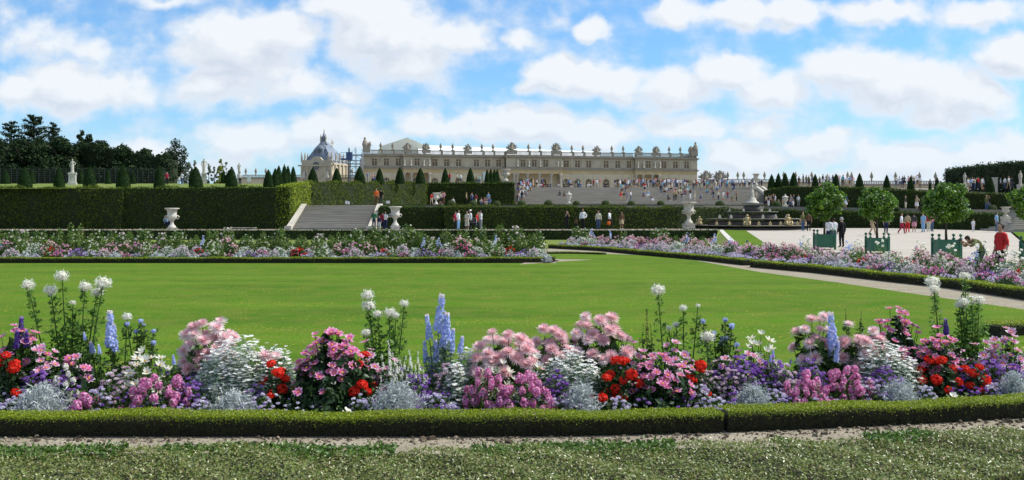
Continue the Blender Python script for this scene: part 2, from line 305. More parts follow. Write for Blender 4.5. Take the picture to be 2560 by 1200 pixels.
# far lawn edge on the right follows the path
PATHL = [(1420,630),(1620,640),(1740,652),(1900,681),(2100,708),(2330,742),(2560,775)]
def G(px, py, z=0): d = (CAMZ-z)*FPX/(py-HOR); return ((px-1280)*d/FPX, d)
pl = [G(*q) for q in PATHL]
lawn_poly = [(x, dfront(x)+2.2) for x in np.linspace(-14, 7.5, 24)] + [(9.6,17.6),(11.2,20)] + pl[::-1] + [(1.9,54),(1.9,42.0),(-40,42.0),(-40,11.2)]
struct('lawn', MB().prism(lawn_poly, -.5, .012), M['lawn'])
struct('flower_bed_soil', MB().prism([(x, dfront(x)+.2) for x in np.linspace(-14, 9.5, 28)] + [(x, dfront(x)+2.5) for x in np.linspace(9.5, -14, 28)], -.4, .03), M['soil'])
struct('flower_bed_soil', MB().prism([(-40,42.3),(1.6,42.3),(2.1,44),(1.4,47),(-40,47)], -.4, .03), M['soil'])
# right bed
RB = [G(1370,621), G(1500,628), G(1620,640), G(1760,652), G(1862,664)]
RB2 = [G(1874,668), G(2040,683), G(2200,702), G(2380,722), G(2560,750), (12.3,19.5), (11.6,16)]
def offs(poly, w):
    p = np.array(poly, float); d = np.gradient(p, axis=0); d = nrm(d); n = np.stack([-d[:,1], d[:,0]], 1); return [tuple(q) for q in p + n*w]
struct('flower_bed_soil', MB().prism(RB + offs(RB, 4.5)[::-1], -.4, .03), M['soil'])
struct('flower_bed_soil', MB().prism(RB2 + offs(RB2, 4.0)[::-1], -.4, .034), M['soil'])
# plaza in front of the fountain, a gentle slope
def zpl(x, y): return max(0, (y-50))*.0175 + .02
def grid_sheet(left, right, ys, zf, n=6):
    V_ = []; F_ = []
    for i, y in enumerate(ys):
        a, b = left(y), right(y)
        for j in range(n+1): x = a+(b-a)*j/n; V_.append((x, y, zf(x, y)))
    for i in range(len(ys)-1):
        for j in range(n): q = i*(n+1)+j; F_.append((q, q+1, q+n+2, q+n+1))
    return np.array(V_, float), np.array(F_)
lerp = lambda a, b, t: a+(b-a)*t
YS = [22,34,42,50,58,66,74,82,90,96]
gl = lambda y: lerp(15.5, 21.1, (y-60)/30) if y >= 58 else float(np.interp(y, [22,34,42,50,58], [17,15.5,14.5,14.3,15.1]))
kl = lambda y: lerp(14.2, 18.3, (y-65)/23) 
struct('gravel_plaza', MB().add(grid_sheet(lambda y: gl(y), lambda y: lerp(31.9, 42.5, (y-62)/23) if y > 55 else 60, YS, zpl, 8)), M['gravel'])
struct('lawn', MB().add(grid_sheet(lambda y: kl(y)+.4, lambda y: gl(y)-.05, YS[3:], lambda x, y: zpl(x,y)+.03)), M['lawn'])
struct('lawn', MB().add(grid_sheet(lambda y: lerp(32.1, 42.7, (y-62)/23), lambda y: 75, YS[4:], lambda x, y: zpl(x,y)+.03)), M['lawn'])
kb = MB(); 
for i in range(8):
    y0, y1 = 58+i*4, 58+(i+1)*4-.03
    kb.prism([(kl(y0),y0),(kl(y0)+.4,y0),(kl(y1)+.4,y1),(kl(y1),y1)], -.1, lambda x, y: zpl(x,y)+.05)
k = kb.build('kerb', M['stone']); tag(k, 'white stone kerb strip running beside the grass wedge left of the gravel plaza', 'kerb')
kb = MB()
for i in range(6):
    y0, y1 = 62+i*4, 62+(i+1)*4-.03; f = lambda y: lerp(34.2, 44.6, (y-62)/23)
    kb.prism([(f(y0),y0),(f(y0)+.35,y0),(f(y1)+.35,y1),(f(y1),y1)], -.1, lambda x, y: zpl(x,y)+.06)
k = kb.build('kerb', M['stone']); tag(k, 'white stone kerb strip in the grass at the right end of the gravel plaza', 'kerb')
# terrace B: walk at 0.8
struct('grass_bank', MB().prism([(-90,70),(13.0,60),(12.8,66),(16.6,82.8),(-90,82.8)], -.3, .02), M['lawn_far'])
struct('terrace_walk', MB().prism([(-90,83),(17.2,83),(18.2,88),(19.5,96),(-12.5,96),(-12.5,88),(-19.6,88),(-19.6,92),(-90,92)], -.5, .8), M['terr'])
struct('terrace_walk', MB().prism([(19.5,90.5),(75,90.5),(75,101),(19.5,104)], -.5, .74), M['terr'])
struct('grass_bank', MB().add((np.array([(17.2,83.0,.82),(18.15,87,.82),(kl(84),84,zpl(0,84)+.05),(kl(62),62,.25),(12.6,60,.05),(14.2,70,.08)], float), np.array([[5,4,3,2],[0,5,2,1]]))), M['lawn_far'])
# terrace C
zC = lambda x, y: 3.0 + (y-95)*.0115 - max(0, x-20)*.015
struct('terrace', MB().prism([(-20.6,97),(-12.6,97),(-12.4,93.4),(6,94),(19,98.5),(26,102.5),(34,101),(44,97),(56,92),(75,84),(75,150),(-20.6,150)], -.5, zC), M['terr'])
# terrace D left
zD = lambda x, y: min(7.0, 4.55 + (y-93)*.041)
def dstrip(x0, x1, ys): return grid_sheet(lambda y: x0, x1, ys, zD, 4)
def xr(y):
    if y < 102: return -20.7
    if y < 145: return lerp(-20.7, -12.3, (y-102)/43)
    return 0.2
dm = MB().add(dstrip(-160, xr, [92.3,97,102,112,123,134,144.99])).add(dstrip(-160, xr, [145,150,157,175.5]))
struct('upper_lawn', dm, M['lawn_far'])
struct('palace_terrace', MB().prism([(-250,157.5),(-14,157.5),(-14,175),(45,175),(45,175.01),(250,175.01),(250,500),(-250,500)], -.5, 7.0), M['terr'])

# ------------------------------------------------------------------ clipped hedges
def surf_quad(a, b, c, d_, n):
    u = rng.random((n,1)); v = rng.random((n,1)); a, b, c, d_ = map(np.asarray, (a, b, c, d_))
    p = (1-u)*(1-v)*a + u*(1-v)*b + u*v*c + (1-u)*v*d_
    nn = np.cross(b-a, d_-a).astype(float); nn /= np.linalg.norm(nn); return p, np.repeat(nn[None], n, 0)
def hedge(name, pts, thick, dens, leaf, mats, label, cat='hedge', group=None, jit=.55, inset=.06, wob=0, back=False, top=1.3):
    """pts: list of (x,y,z0,z1) along the face towards the viewer, left to right; a core box with leaves over every face"""
    core = []; geo = []; n = len(pts)
    P2 = np.array([(p[0], p[1]) for p in pts]); d = nrm(np.gradient(P2, axis=0)); no = np.stack([-d[:,1], d[:,0]], 1)
    fr = [(P2[i][0], P2[i][1]) for i in range(n)]; bk = [tuple(P2[i]+no[i]*thick) for i in range(n)]
    Vc = []; Fc = []
    for i in range(n):
        f = P2[i]+no[i]*inset; b = P2[i]+no[i]*(thick-inset); z0, z1 = pts[i][2], pts[i][3]-inset
        Vc += [(f[0],f[1],z0),(f[0],f[1],z1),(b[0],b[1],z1),(b[0],b[1],z0)]
    for i in range(n-1):
        a = i*4; b = a+4
        Fc += [(a,b,b+1,a+1),(a+1,b+1,b+2,a+2),(a+2,b+2,b+3,a+3)]
    Fc += [(0,1,2,3),((n-1)*4+3,(n-1)*4+2,(n-1)*4+1,(n-1)*4)]
    geo.append((np.array(Vc), np.array(Fc), 1, None))
    ps, ns = [], []
    def face(a, b, c, e, k=1):
        A = np.linalg.norm(np.cross(np.array(b)-a, np.array(e)-a)); m = max(4, int(A*dens*k)); p, q = surf_quad(a, b, c, e, m); ps.append(p); ns.append(q)
    for i in range(n-1):
        z0, z1, y0, y1 = pts[i][2], pts[i][3], pts[i+1][2], pts[i+1][3]
        face((*fr[i],z0),(*fr[i+1],y0),(*fr[i+1],y1),(*fr[i],z1))
        face((*fr[i],z1),(*fr[i+1],y1),(*bk[i+1],y1),(*bk[i],z1), top)
        if back: face((*bk[i+1],y0),(*bk[i],z0),(*bk[i],z1),(*bk[i+1],y1))
    face((*bk[0],pts[0][2]),(*fr[0],pts[0][2]),(*fr[0],pts[0][3]),(*bk[0],pts[0][3]))
    face((*fr[-1],pts[-1][2]),(*bk[-1],pts[-1][2]),(*bk[-1],pts[-1][3]),(*fr[-1],pts[-1][3]))
    p = np.concatenate(ps); q = np.concatenate(ns)
    w = np.sin(p[:,0]*1.7+p[:,1]*.6)+np.sin(p[:,0]*4.1+p[:,2]*3.3+1)*.6+np.sin(p[:,1]*2.9+p[:,2]*5.1)*.4
    p = p + q*(rng.normal(0, leaf*.45, (len(p),1)) + (w*(wob+.025))[:,None]); p[:,2] += (p[:,2] > p[:,2].max()-.8)*(.05*np.sin(p[:,0]*.9+p[:,1]*.4)+.03*np.sin(p[:,0]*2.7))*(pts[0][3]-pts[0][2] > 1)
    geo.append(leaves(p, q, leaf, jit))
    o = link(name, np_mesh(name, geo, mats)); tag(o, label, cat, group); return o
HM = [M['hedge'], M['hedge_core']]; HB = [M['hornbeam'], M['hedge_core']]
def W3(px, d, yt, yb): p = P(px, yt, d); q = P(px, yb, d); return (p.x, p.y, q.z, p.z)
# long left hedge, its lit flank beside the stairs, and the one beyond
hedge('clipped_hedge', [W3(-140,93.5,470,580), W3(140,92.6,470,580), W3(305,91.5,471,580)], 1.6, 85, .17, HB, 'tall brown green clipped hedge at the far left below the upper lawn', group='tall clipped hedges', wob=.05)
hedge('clipped_hedge', [W3(305,91.8,470,580), W3(500,92.2,469,580), W3(722,92.2,468,580)], 1.6, 85, .15, HM, 'tall dark hedge with the white urn and bench in front of it', group='tall clipped hedges', wob=.03)
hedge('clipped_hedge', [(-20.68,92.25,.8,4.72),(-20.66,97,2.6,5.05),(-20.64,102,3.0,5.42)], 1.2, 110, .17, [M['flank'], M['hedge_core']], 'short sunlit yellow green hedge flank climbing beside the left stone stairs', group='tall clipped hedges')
hedge('clipped_hedge', [(-20.5,102,3.0,5.42),(-16.2,124,3.3,6.12),(-12.3,144.9,3.5,6.85)], 1.2, 60, .2, HB, 'long mid green hedge behind the stairs with a row of cone yews above it', group='tall clipped hedges', wob=.06)
hedge('clipped_hedge', [(-12.3,145,3.5,6.8),(-6,145.2,3.5,6.8),(.32,145.3,3.5,6.85)], 1.3, 55, .22, HM, 'dark square ended hedge left of the wide palace stairs', group='tall clipped hedges', wob=.02)
# lower hedge row in front of terrace C
hedge('clipped_hedge', [W3(946,91.3,517,576), W3(1108,91.3,517,576)], 2.0, 90, .14, HM, 'low dark clipped hedge right of the left stairs behind the second urn', group='lower clipped hedges')
hedge('clipped_hedge', [W3(1112,90.2,517,575), W3(1300,90.8,517,575), W3(1500,91.6,518,575), W3(1690,93.6,520,575)], 2.2, 90, .15, HB, 'long low hedge behind the people walking across the middle', group='lower clipped hedges', wob=.03)
hedge('clipped_hedge', [W3(1694,94.0,520,573), W3(1790,98,521,572), W3(1920,102,524,572), W3(2050,100,527,573)], 2.2, 80, .15, HM, 'low curved hedge behind the tiered fountain', group='lower clipped hedges')
hedge('clipped_hedge', [W3(2054,100,528,574), W3(2250,96,531,577), W3(2400,91.5,534,580), W3(2484,89,535,582)], 2.2, 80, .15, HM, 'low dark hedge along the far side of the gravel plaza', group='lower clipped hedges')
# upper right hedge
UR = [(1910,146,476,514),(1935,145,471,515),(1965,143,467,516),(2060,136,467,518),(2150,128,470,520),(2250,120,476,523),(2350,114,480,526),(2440,110,483,528),(2524,107,485,529)]
for a, b, lab in ((0,5,'dark rounded hedge right of the wide palace stairs under four cone yews'), (5,9,'dark upper hedge at the right behind the orange tree crowns')):
    hedge('clipped_hedge', [W3(*q) for q in UR[a:b]] if a == 0 else [W3(*UR[4])]+[W3(*q) for q in UR[5:]], 1.6, 60, .18, HM, lab, group='tall clipped hedges', wob=.02)
hv = [W3(*q) for q in UR]; 
Vv = [(x+.3, y+1.4, z1-.25) for x, y, z0, z1 in hv] + [(x*1.15+3, 178, 7.0) for x, y, z0, z1 in hv]; nn_ = len(hv)
Vv += [(75,100,4.0),(120,178,7.0)]
struct('palace_terrace', MB().add((np.array(Vv), np.array([[i,i+1,nn_+i+1,nn_+i] for i in range(nn_-1)]+[[nn_-1,2*nn_,2*nn_+1,2*nn_-1]]))), M['terr'])
# dark retaining hedge in front of the walk and little edging on terrace C
hedge('low_hedge', [(-60,82.9,0,.86),(-30,82.9,0,.86),(0,82.9,0,.86),(13,82.6,0,.86),(17.1,82.9,0,.88)], .6, 60, .12, HM, 'long knee high dark hedge in front of the terrace walk behind the roses', top=1)
hedge('low_hedge', [(-12.2,103.5,3.0,3.24),(0,104.5,3.05,3.26),(14,105,3.05,3.26),(28,106,2.9,3.14)], .5, 110, .08, HM, 'very low dark box edging linking the round topiary balls', top=1)
# small foreground box edgings (bright tops)
BX = [M['box_top'], M['box_core']]
def box_edge(pts, w, h, dens, leaf, label, name='box_edging'):
    """low clipped box edging: twiggy dark sides, leafy bright top with overhang"""
    P2 = np.array(pts, float); d = nrm(np.gradient(P2, axis=0)); no = np.stack([-d[:,1], d[:,0]], 1); n = len(P2); geo = []
    ringp = [(0.03,0),(0.01,.5),(.0,.74),(.03,.83),(w-.03,.83),(w,.7),(w,0)]; k = len(ringp); Vc = []
    for i in range(n):
        for a, b in ringp:
            q = P2[i]+no[i]*(a+rng.normal(0,.003)); Vc.append((q[0], q[1], b*h))
    Fc = [[i*k+j, (i+1)*k+j, (i+1)*k+j+1, i*k+j+1] for i in range(n-1) for j in range(k-1)]
    geo.append((np.array(Vc), np.array(Fc), 1, None)); geo.append((np.array(Vc), np.array([list(range(k))[::-1], [(n-1)*k+j for j in range(k)]]), 1, None))
    seg = np.linalg.norm(np.diff(P2, axis=0), axis=1); Lt = seg.sum(); cum = np.concatenate([[0], np.cumsum(seg)])
    def sample(m, f):
        s = rng.random(m)*Lt; x = np.interp(s, cum, P2[:,0]); y = np.interp(s, cum, P2[:,1]); nx = np.interp(s, cum, no[:,0]); ny = np.interp(s, cum, no[:,1])
        a, z, up, out = f(m); wv = np.sin(s*2.1)*.012+np.sin(s*5.3+1)*.008
        return np.stack([x+nx*a, y+ny*a, z+wv*z/h], 1), np.stack([nx*out, ny*out, up], 1)
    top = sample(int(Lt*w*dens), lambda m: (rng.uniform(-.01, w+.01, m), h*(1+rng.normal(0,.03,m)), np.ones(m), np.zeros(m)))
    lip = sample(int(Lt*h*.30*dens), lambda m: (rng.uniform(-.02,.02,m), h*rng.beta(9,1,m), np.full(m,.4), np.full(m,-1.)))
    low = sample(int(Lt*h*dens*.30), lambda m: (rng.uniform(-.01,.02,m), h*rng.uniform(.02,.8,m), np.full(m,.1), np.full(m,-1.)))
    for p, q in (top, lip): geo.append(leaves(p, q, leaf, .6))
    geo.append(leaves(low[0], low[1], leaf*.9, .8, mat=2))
    # low side leaves take the copy with twig brown and shade in its colour
    o = link(name, np_mesh(name, geo, [M['box_top'], M['box_core'], M['box_low']])); tag(o, label, 'hedge', 'low box edgings round the flower beds'); return o
M['box_low'] = mat_leaf('box_leaves_painted_shade', [(.03,.028,.014),(.06,.055,.022),(.055,.07,.016)], .7, .1, .2)  # box leaves again: twig brown plus the side's shade put into the colour
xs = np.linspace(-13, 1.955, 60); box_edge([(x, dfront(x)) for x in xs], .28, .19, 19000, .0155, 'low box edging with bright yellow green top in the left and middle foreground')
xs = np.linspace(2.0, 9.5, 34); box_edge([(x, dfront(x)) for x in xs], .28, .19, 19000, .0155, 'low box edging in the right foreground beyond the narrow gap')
box_edge([(-40,42),(-20,42),(-8,42),(-3,42.0),(0,42.15),(1.2,42.6),(1.9,43.6)], .4, .24, 1900, .05, 'straight box edging in front of the middle distance flower bed at left')
box_edge(RB, .4, .24, 1500, .055, 'curved box edging of the far right bed ending at the grass corner')
box_edge(RB2, .4, .26, 2300, .045, 'curved box edging beside the sandy path on the right')
box_edge([(8.0,16.3),(8.6,16.6),(10.2,17.3),(11.3,17.6)], .35, .22, 6000, .025, 'short box edging behind the flowers at the right edge of the picture')
box_edge([(1.9,52.2),(3.0,52.4),(3.9,52.0),(4.6,51.2)], .35, .12, 700, .05, 'tiny flat box strip in the grass beyond the end of the left bed')
struct('path', MB().prism([G(1340,646),G(1400,649),G(1480,650),G(1395,655),G(1300,662)], -.2, .018), M['sand'])
# ground cover hedge closest to the camera
def near_hedge():
    geo = []; z = .30; n = 62
    xs = np.linspace(-5.2, 5.2, n); fy = 7.34 + np.maximum(0, xs)**1.25*.11 + np.sin(xs*2.3)*.03 + np.sin(xs*5.9)*.02
    ny = np.where(xs > 2.0, 5.95+np.minimum(1,(xs-2.0)/1.4)*.72, 5.95); Vc = []
    for i in range(n): Vc += [(xs[i], ny[i], 0), (xs[i], ny[i]+.03, z-.04), (xs[i], fy[i]-.04, z-.04), (xs[i], fy[i], 0)]
    Fc = [[i*4+j, (i+1)*4+j, (i+1)*4+j+1, i*4+j+1] for i in range(n-1) for j in range(3)]
    geo.append((np.array(Vc), np.array(Fc), 1, None))
    m = 92000; x = rng.uniform(-5.2, 5.2, m); t = rng.random(m); f = np.interp(x, xs, fy); a = np.interp(x, xs, ny); y = a+(f-a)*t
    ed = np.minimum(f-y, 1)
    zz = z + .020*np.sin(x*3.1+y*2)+.014*np.sin(x*9+y*7)+ rng.normal(0,.012,m) - .03*np.exp(-((f-y)/.05)**2)
    p = np.stack([x, y, zz], 1); q = np.tile([0,-.15,1.], (m,1)); geo.append(leaves(p, q, .022, .62, sj=.45))
    m2 = 9000; x = rng.uniform(-5.2,5.2,m2); f = np.interp(x, xs, fy); patch = (np.sin(x*2.7)+np.sin(x*6.1+2))>-.5+.35*x; x = x[patch]; f = f[patch]
    m2 = len(x); p = np.stack([x, f-np.abs(rng.normal(0,.14,m2)), z+np.abs(rng.normal(0,.016,m2))], 1); geo.append(leaves(p, np.tile([0,-.3,.6],(m2,1)), .036, .8, mat=2))
    m3 = 14000; x = rng.uniform(-5.2,5.2,m3); a = np.interp(x, xs, ny); p = np.stack([x, a+rng.normal(0,.01,m3), rng.uniform(0,z,m3)],1); geo.append(leaves(p, np.tile([0,-1,.3],(m3,1)), .024, .6, mat=0))
    o = link('clipped_hedge', np_mesh('clipped_hedge', geo, [M['glossy'], M['box_core'], M['fresh']])); tag(o, 'broad flat clipped hedge with small glossy grey green leaves along the bottom of the picture', 'hedge')
M['glossy'] = mat_leaf('glossy_clipped_leaves', [(.10,.135,.018),(.15,.205,.028),(.21,.265,.045),(.36,.38,.17),(.24,.19,.06),(.13,.22,.025)], .36, .35, .55, .3, 1.6)
M['fresh'] = mat_leaf('fresh_green_leaves', [(.05,.10,.015),(.09,.17,.025),(.14,.24,.04)], .4, .35, .4)
near_hedge()
# grass: short blades over the nearer part of the lawn
def lawn_blades():
    m = 16000; y = 11.2 + (rng.random(m)**1.5)*16; x = (rng.random(m)-.5)*y*1.12
    k = (y > np.array([dfront(v) for v in x])+2.2) & (x < np.interp(y, [10,17.6,20,24,31,40,45], [7,9.3,11,11,10,7.5,6])); x, y = x[k], y[k]
    p = np.stack([x, y, np.full(len(x), .01)], 1); s = rng.uniform(.6, 1.3, len(x))
    az = rng.random(len(x))*6.28; rot = np.zeros((len(x),3,3)); c, n_ = np.cos(az), np.sin(az)
    rot[:,0,0] = c; rot[:,1,0] = n_; rot[:,0,1] = -n_; rot[:,1,1] = c; rot[:,2,2] = 1
    g = bake(BLADE, p, rot, np.stack([s*.010, s*.05, s*.016], 1)); o = link('grass', np_mesh('grass', [g], [M['grass']])); tag(o, 'short mown grass blades on the big lawn', 'grass', kind='stuff')
lawn_blades()
# stairs
M['step_edge'] = mat_noise('pale_step_nosing', [(.34,.31,.26),(.50,.46,.39)], 1.1, rough=.85, stretch=(.3,1,6))  # paler band along the front edge of each step
def stairs(name, x0, x1, yb, yt, zb, zt, n, label, x0t=None, x1t=None):
    mb = MB(); x0t = x0 if x0t is None else x0t; x1t = x1 if x1t is None else x1t
    for i in range(n):
        a = i/n; y = lerp(yb, yt, a); z = lerp(zb, zt, (i+1)/n); mb.box(lerp(x0,x0t,a), lerp(x1,x1t,a), y, yt+.5-.002*i, zb-.6+.002*i, z-.05)
        mb.add(box_geo(lerp(x0,x0t,a)-.001, lerp(x1,x1t,a)+.001, y-.04, y+(yt-yb)/n+.03, z-.048, z), 1)
    o = mb.build(name, [M['step'], M['step_edge']]); tag(o, label, 'stairs'); return o
stairs('stone_stairs', .35, 39.5, 146, 175, 3.6, 7.0, 20, 'very wide grey stone stairs crowded with visitors before the palace', .35, 43)
stairs('stone_stairs', -19.4, -12.8, 88.2, 97, .8, 3.02, 14, 'broad grey stone stairs between white ramps at left', -20.0, -13.2)
rb = MB(); 
def ramp_wall(x0, x1, yb, yt, zb, zt, w, label, name='stair_ramp', mat='stone_old'):
    V_ = np.array([(x0,yb,zb-.6),(x0+w,yb,zb-.6),(x1+w,yt,zb-.6),(x1,yt,zb-.6),(x0,yb,zb+.25),(x0+w,yb,zb+.25),(x1+w,yt,zt+.2),(x1,yt,zt+.2)], float)
    o = MB().add((V_, BOXF)).box(x0-.05,x0+w+.05,yb-.5,yb,zb-.6,zb+.32).build(name, M[mat]); tag(o, label, 'ramp', 'sloping stone side walls of stairs'); return o
ramp_wall(-19.95,-20.55,87.9,97.2,.8,3.0,.5,'sloping white side wall at the left of the left stairs')
ramp_wall(-12.75,-13.15,87.9,97.2,.8,3.0,.55,'sloping white side wall at the right of the left stairs')
for i, xx in enumerate((41.0, 41.9)):
    ramp_wall(xx-1.4, xx+.6, 152, 170, 4.5, 6.9, .42, ['left','right'][i]+' one of the two pale sloping slabs at the right edge of the wide stairs')
stairs('stone_stairs', 42.3, 44.0, 84, 92, .75, 2.3, 9, 'narrow grey stone stairs at the right edge behind the plaza', 46.6, 48.3)

# loose clods and pebbles on the bare strip at the foot of the near edging
m = 2600; x = rng.uniform(-6, 7, m); dfx = np.array([dfront(v) for v in x]); y = dfx-np.abs(rng.normal(0,.16,m))-.01; s_ = rng.gamma(2,.0055,m)
PEB = combine([(BOXF_V, BOXF, np.zeros(6, int)) for BOXF_V in [np.array([[-.5,-.4,-.3],[.5,-.5,-.3],[.4,.5,-.3],[-.5,.4,-.3],[-.3,-.3,.35],[.3,-.3,.4],[.25,.3,.35],[-.3,.25,.3]])]])
o = link('loose_soil', np_mesh('loose_soil', [bake(PEB, np.stack([x,y,s_*.3],1), frames(rng.normal(0,.3,(m,3))+[0,0,1]), np.stack([s_*1.6,s_,s_*.9],1))], [mat_leaf('soil_clods', [(.05,.035,.022),(.12,.09,.06),(.26,.21,.15)], .9, 0)])); tag(o, 'loose dark soil crumbs along the foot of the near box edging', 'soil', kind='stuff')
# ------------------------------------------------------------------ palace
FA = np.array([-45.2, 300.]); FB = np.array([59.5, 320.]); FL = float(np.linalg.norm(FB-FA)); FD = (FB-FA)/FL
def upx(px):  # facade coordinate seen at this column
    k = (px-1280)/FPX; return float((k*FA[1]-FA[0])/(FD[0]-k*FD[1]))
frot = math.atan2(FD[1], FD[0])
pal = empty('palace', (FA[0], FA[1], 7.0), frot); tag(pal, 'wide cream stone palace with attic windows and statues along its roof balustrade', 'palace')
def ring(mb, x0, x1, y0, y1, z0, z1, out, m=0): mb.box(x0-out, x1+out, y0-out, y1, z0, z1, m=m)
ZB = {k: v-7.0 for k, v in dict(arch=14.0, ent0=15.1, ent1=16.3, lc=16.75, att0=17.0, corn0=19.9, corn1=20.5, bal=22.0).items()}
secs = [(0, upx(1007), 0), (upx(1007), upx(1076), -1.6), (upx(1076), upx(1262), 0), (upx(1262), upx(1401), -2.2), (upx(1401), upx(1585), 0), (upx(1585), upx(1648), -1.6), (upx(1648), FL, 0)]
lowbays = []; wins = [936,966,996,1041.5,1087,1116.6,1146.5,1191,1219,1247,1304,1332,1360.5,1416,1444,1472,1515.5,1544.6,1573,1617,1660,1689,1717]
wu = [upx(p) for p in wins]
ww, wz0, wz1 = 1.75, 17.25-7, 19.35-7
dep = 18
def wall_with_holes(mb, x0, x1, y, z0, z1, holes, th=.5, m=0):
    """holes: (cx, w, za, zb)"""
    hs = sorted([h for h in holes if x0 < h[0] < x1]); x = x0
    for cx, w, za, zb in hs:
        mb.box(x, cx-w/2, y, y+th, z0, z1, m=m); mb.box(cx-w/2, cx+w/2, y, y+th, z0, za, m=m); mb.box(cx-w/2, cx+w/2, y, y+th, zb, z1, m=m); x = cx+w/2
    mb.box(x, x1, y, y+th, z0, z1, m=m)
wl = MB(); att = MB(); cor = MB(); bal = MB()
def arch_panel(cx, y, w, zt, zb):
    """stone infill around a round-arched opening"""
    k = 10; rr = w/2; zs = zt-rr; g = MB()
    for i in range(k):
        a0, a1 = math.pi*i/k, math.pi*(i+1)/k
        X0, X1 = cx+rr*math.cos(a0), cx+rr*math.cos(a1)
        V_ = np.array([(X1,y,zs+rr*math.sin(a1)),(X0,y,zs+rr*math.sin(a0)),(X0,y,zt+.01),(X1,y,zt+.01),(X1,y+.5,zs+rr*math.sin(a1)),(X0,y+.5,zs+rr*math.sin(a0)),(X0,y+.5,zt+.01),(X1,y+.5,zt+.01)])
        wl.g.append((V_, np.array([[0,1,2,3],[0,4,5,1]]), 0, None))
for si, (a, b, oy) in enumerate(secs):
    hs = [(u, ww, wz0, wz1) for u in wu]
    portico = oy < 0
    lh = [(u, 2.2, 1.0, ZB['arch']-.3) for u in wu if not (portico)]
    wy = 0 if not portico else 1.8
    if portico: lh = [(u, 2.2, 1.0, ZB['arch']-.3) for u in wu]
    wall_with_holes(wl, a, b, wy, 0, ZB['ent0'], lh, .5)
    for u, w_, za, zb in lh:
        if a < u < b: arch_panel(u, wy, w_, zb, za)
    wl.box(a, b, oy, wy+.6, ZB['ent0'], ZB['ent1'], m=1)
    cor.box(a-.15, b+.15, oy-.35, 1, ZB['ent1'], ZB['lc'])
    cor.box(a-.05, b+.05, oy-.08, 1, ZB['lc'], ZB['att0']+.1)
    wall_with_holes(att, a, b, oy, ZB['att0']+.1, ZB['corn0'], hs, .45)
    cor.box(a-.2, b+.2, oy-.25, 2, ZB['corn0'], ZB['corn0']+.28); cor.box(a-.45, b+.45, oy-.6, 2, ZB['corn0']+.28, ZB['corn1'])
    bal.box(a, b, oy+.1, oy+.5, ZB['corn1'], ZB['corn1']+.35); bal.box(a-.05, b+.05, oy+.02, oy+.55, ZB['bal']-.22, ZB['bal'])
    x = a+.2
    while x < b-.1: bal.box(x, x+.17, oy+.2, oy+.4, ZB['corn1']+.35, ZB['bal']-.22); x += .36
    # pilasters and frames on the attic, between windows
    for u in [v for v in wu if a < v < b]:
        for s in (-1,1):
            att.box(u+s*(ww/2+.75)-.22, u+s*(ww/2+.75)+.22, oy-.12, oy, ZB['att0']+.1, ZB['corn0'])
            att.box(u+s*(ww/2+.12)-.1, u+s*(ww/2+.12)+.1, oy-.07, oy, wz0-.15, wz1+.2)
        att.box(u-ww/2-.25, u+ww/2+.25, oy-.14, oy, wz1+.2, wz1+.38); att.box(u-ww/2-.25, u+ww/2+.25, oy-.16, oy, wz0-.33, wz0-.15)
        bal.box(u+1.9, u+2.5, oy, oy+.6, ZB['corn1'], ZB['bal']+.12)
        if not portico:
            for s in (-1,1): wl.box(u+s*1.65-.25, u+s*1.65+.25, -.14, 0, 1, ZB['ent0'])
            wl.box(u-.2, u+.2, -.25, 0, ZB['arch']-.35, ZB['arch']+.25)
wl.box(0, .5, .5, dep, 0, ZB['ent1']); wl.box(FL-.5, FL, .5, dep, 0, ZB['ent1']); wl.box(0, FL, dep, dep+.5, 0, ZB['corn0'])
att.box(0, .5, .45, dep, ZB['ent1'], ZB['corn0']); att.box(FL-.5, FL, .45, dep, ZB['ent1'], ZB['corn0'])
cor.box(FL+.001, FL+.6, -.4, dep, ZB['corn0']+.28, ZB['corn1']); cor.box(FL+.001, FL+.45, -.3, dep, ZB['ent1'], ZB['lc'])
bal.box(FL-.5, FL-.05, .5, dep, ZB['corn1'], ZB['bal'])
wl.build('wall', [M['pal'], M['pal_gold']], pal); att.build('attic', M['pal_up'], pal); cor.build('cornice', M['pal_grey'], pal); bal.build('balustrade', M['pal_grey'], pal)
MB().box(.5, FL-.5, .55, dep, ZB['corn1']-.6, ZB['corn1']-.05).build('roof', M['lead'], pal)
MB().box(.6, FL-.6, 2.6, 2.8, 0, ZB['corn0']).build('inner_wall', M['glass'], pal)
# windows: pane with brown inner shutters; arched windows with gilt bars
wm_ = MB().box(-ww/2, ww/2, .25, .32, 0, 2.1).mesh('window', M['shutter'])
fm_ = MB()
for a_ in (-ww/2, -.06, ww/2-.13): fm_.box(a_, a_+.13, .16, .249, 0, 2.1)
fm_.box(-ww/2+.13, ww/2-.13, .17, .245, 1.4, 1.5)
fm_ = fm_.mesh('frame', M['pal'])
aw = MB().box(-1.1,1.1,.3,.36,0,ZB['arch']-1.3); aw_ = aw.mesh('pane', M['glass']); ag = MB()
for a_ in (-1.05,-.4,.3,.95): ag.box(a_, a_+.1, .2, .29, 0, ZB['arch']-1.35)
for b_ in (2.2, 3.6, 4.55): ag.box(-1.05, 1.05, .19, .3, b_, b_+.14)
for i in range(9):
    a0, a1 = math.pi*i/9, math.pi*(i+1)/9; zc = ZB['arch']-.3-1.0-1.1
    ag.tube([(1.02*math.cos(a0),.22,zc+1.02*math.sin(a0)),(1.02*math.cos(a1),.22,zc+1.02*math.sin(a1))], .09, 4)
ag_ = ag.mesh('frame', M['gilt'])
def oyof(u):
    for a, b, oy in secs:
        if a <= u <= b: return oy
    return 0
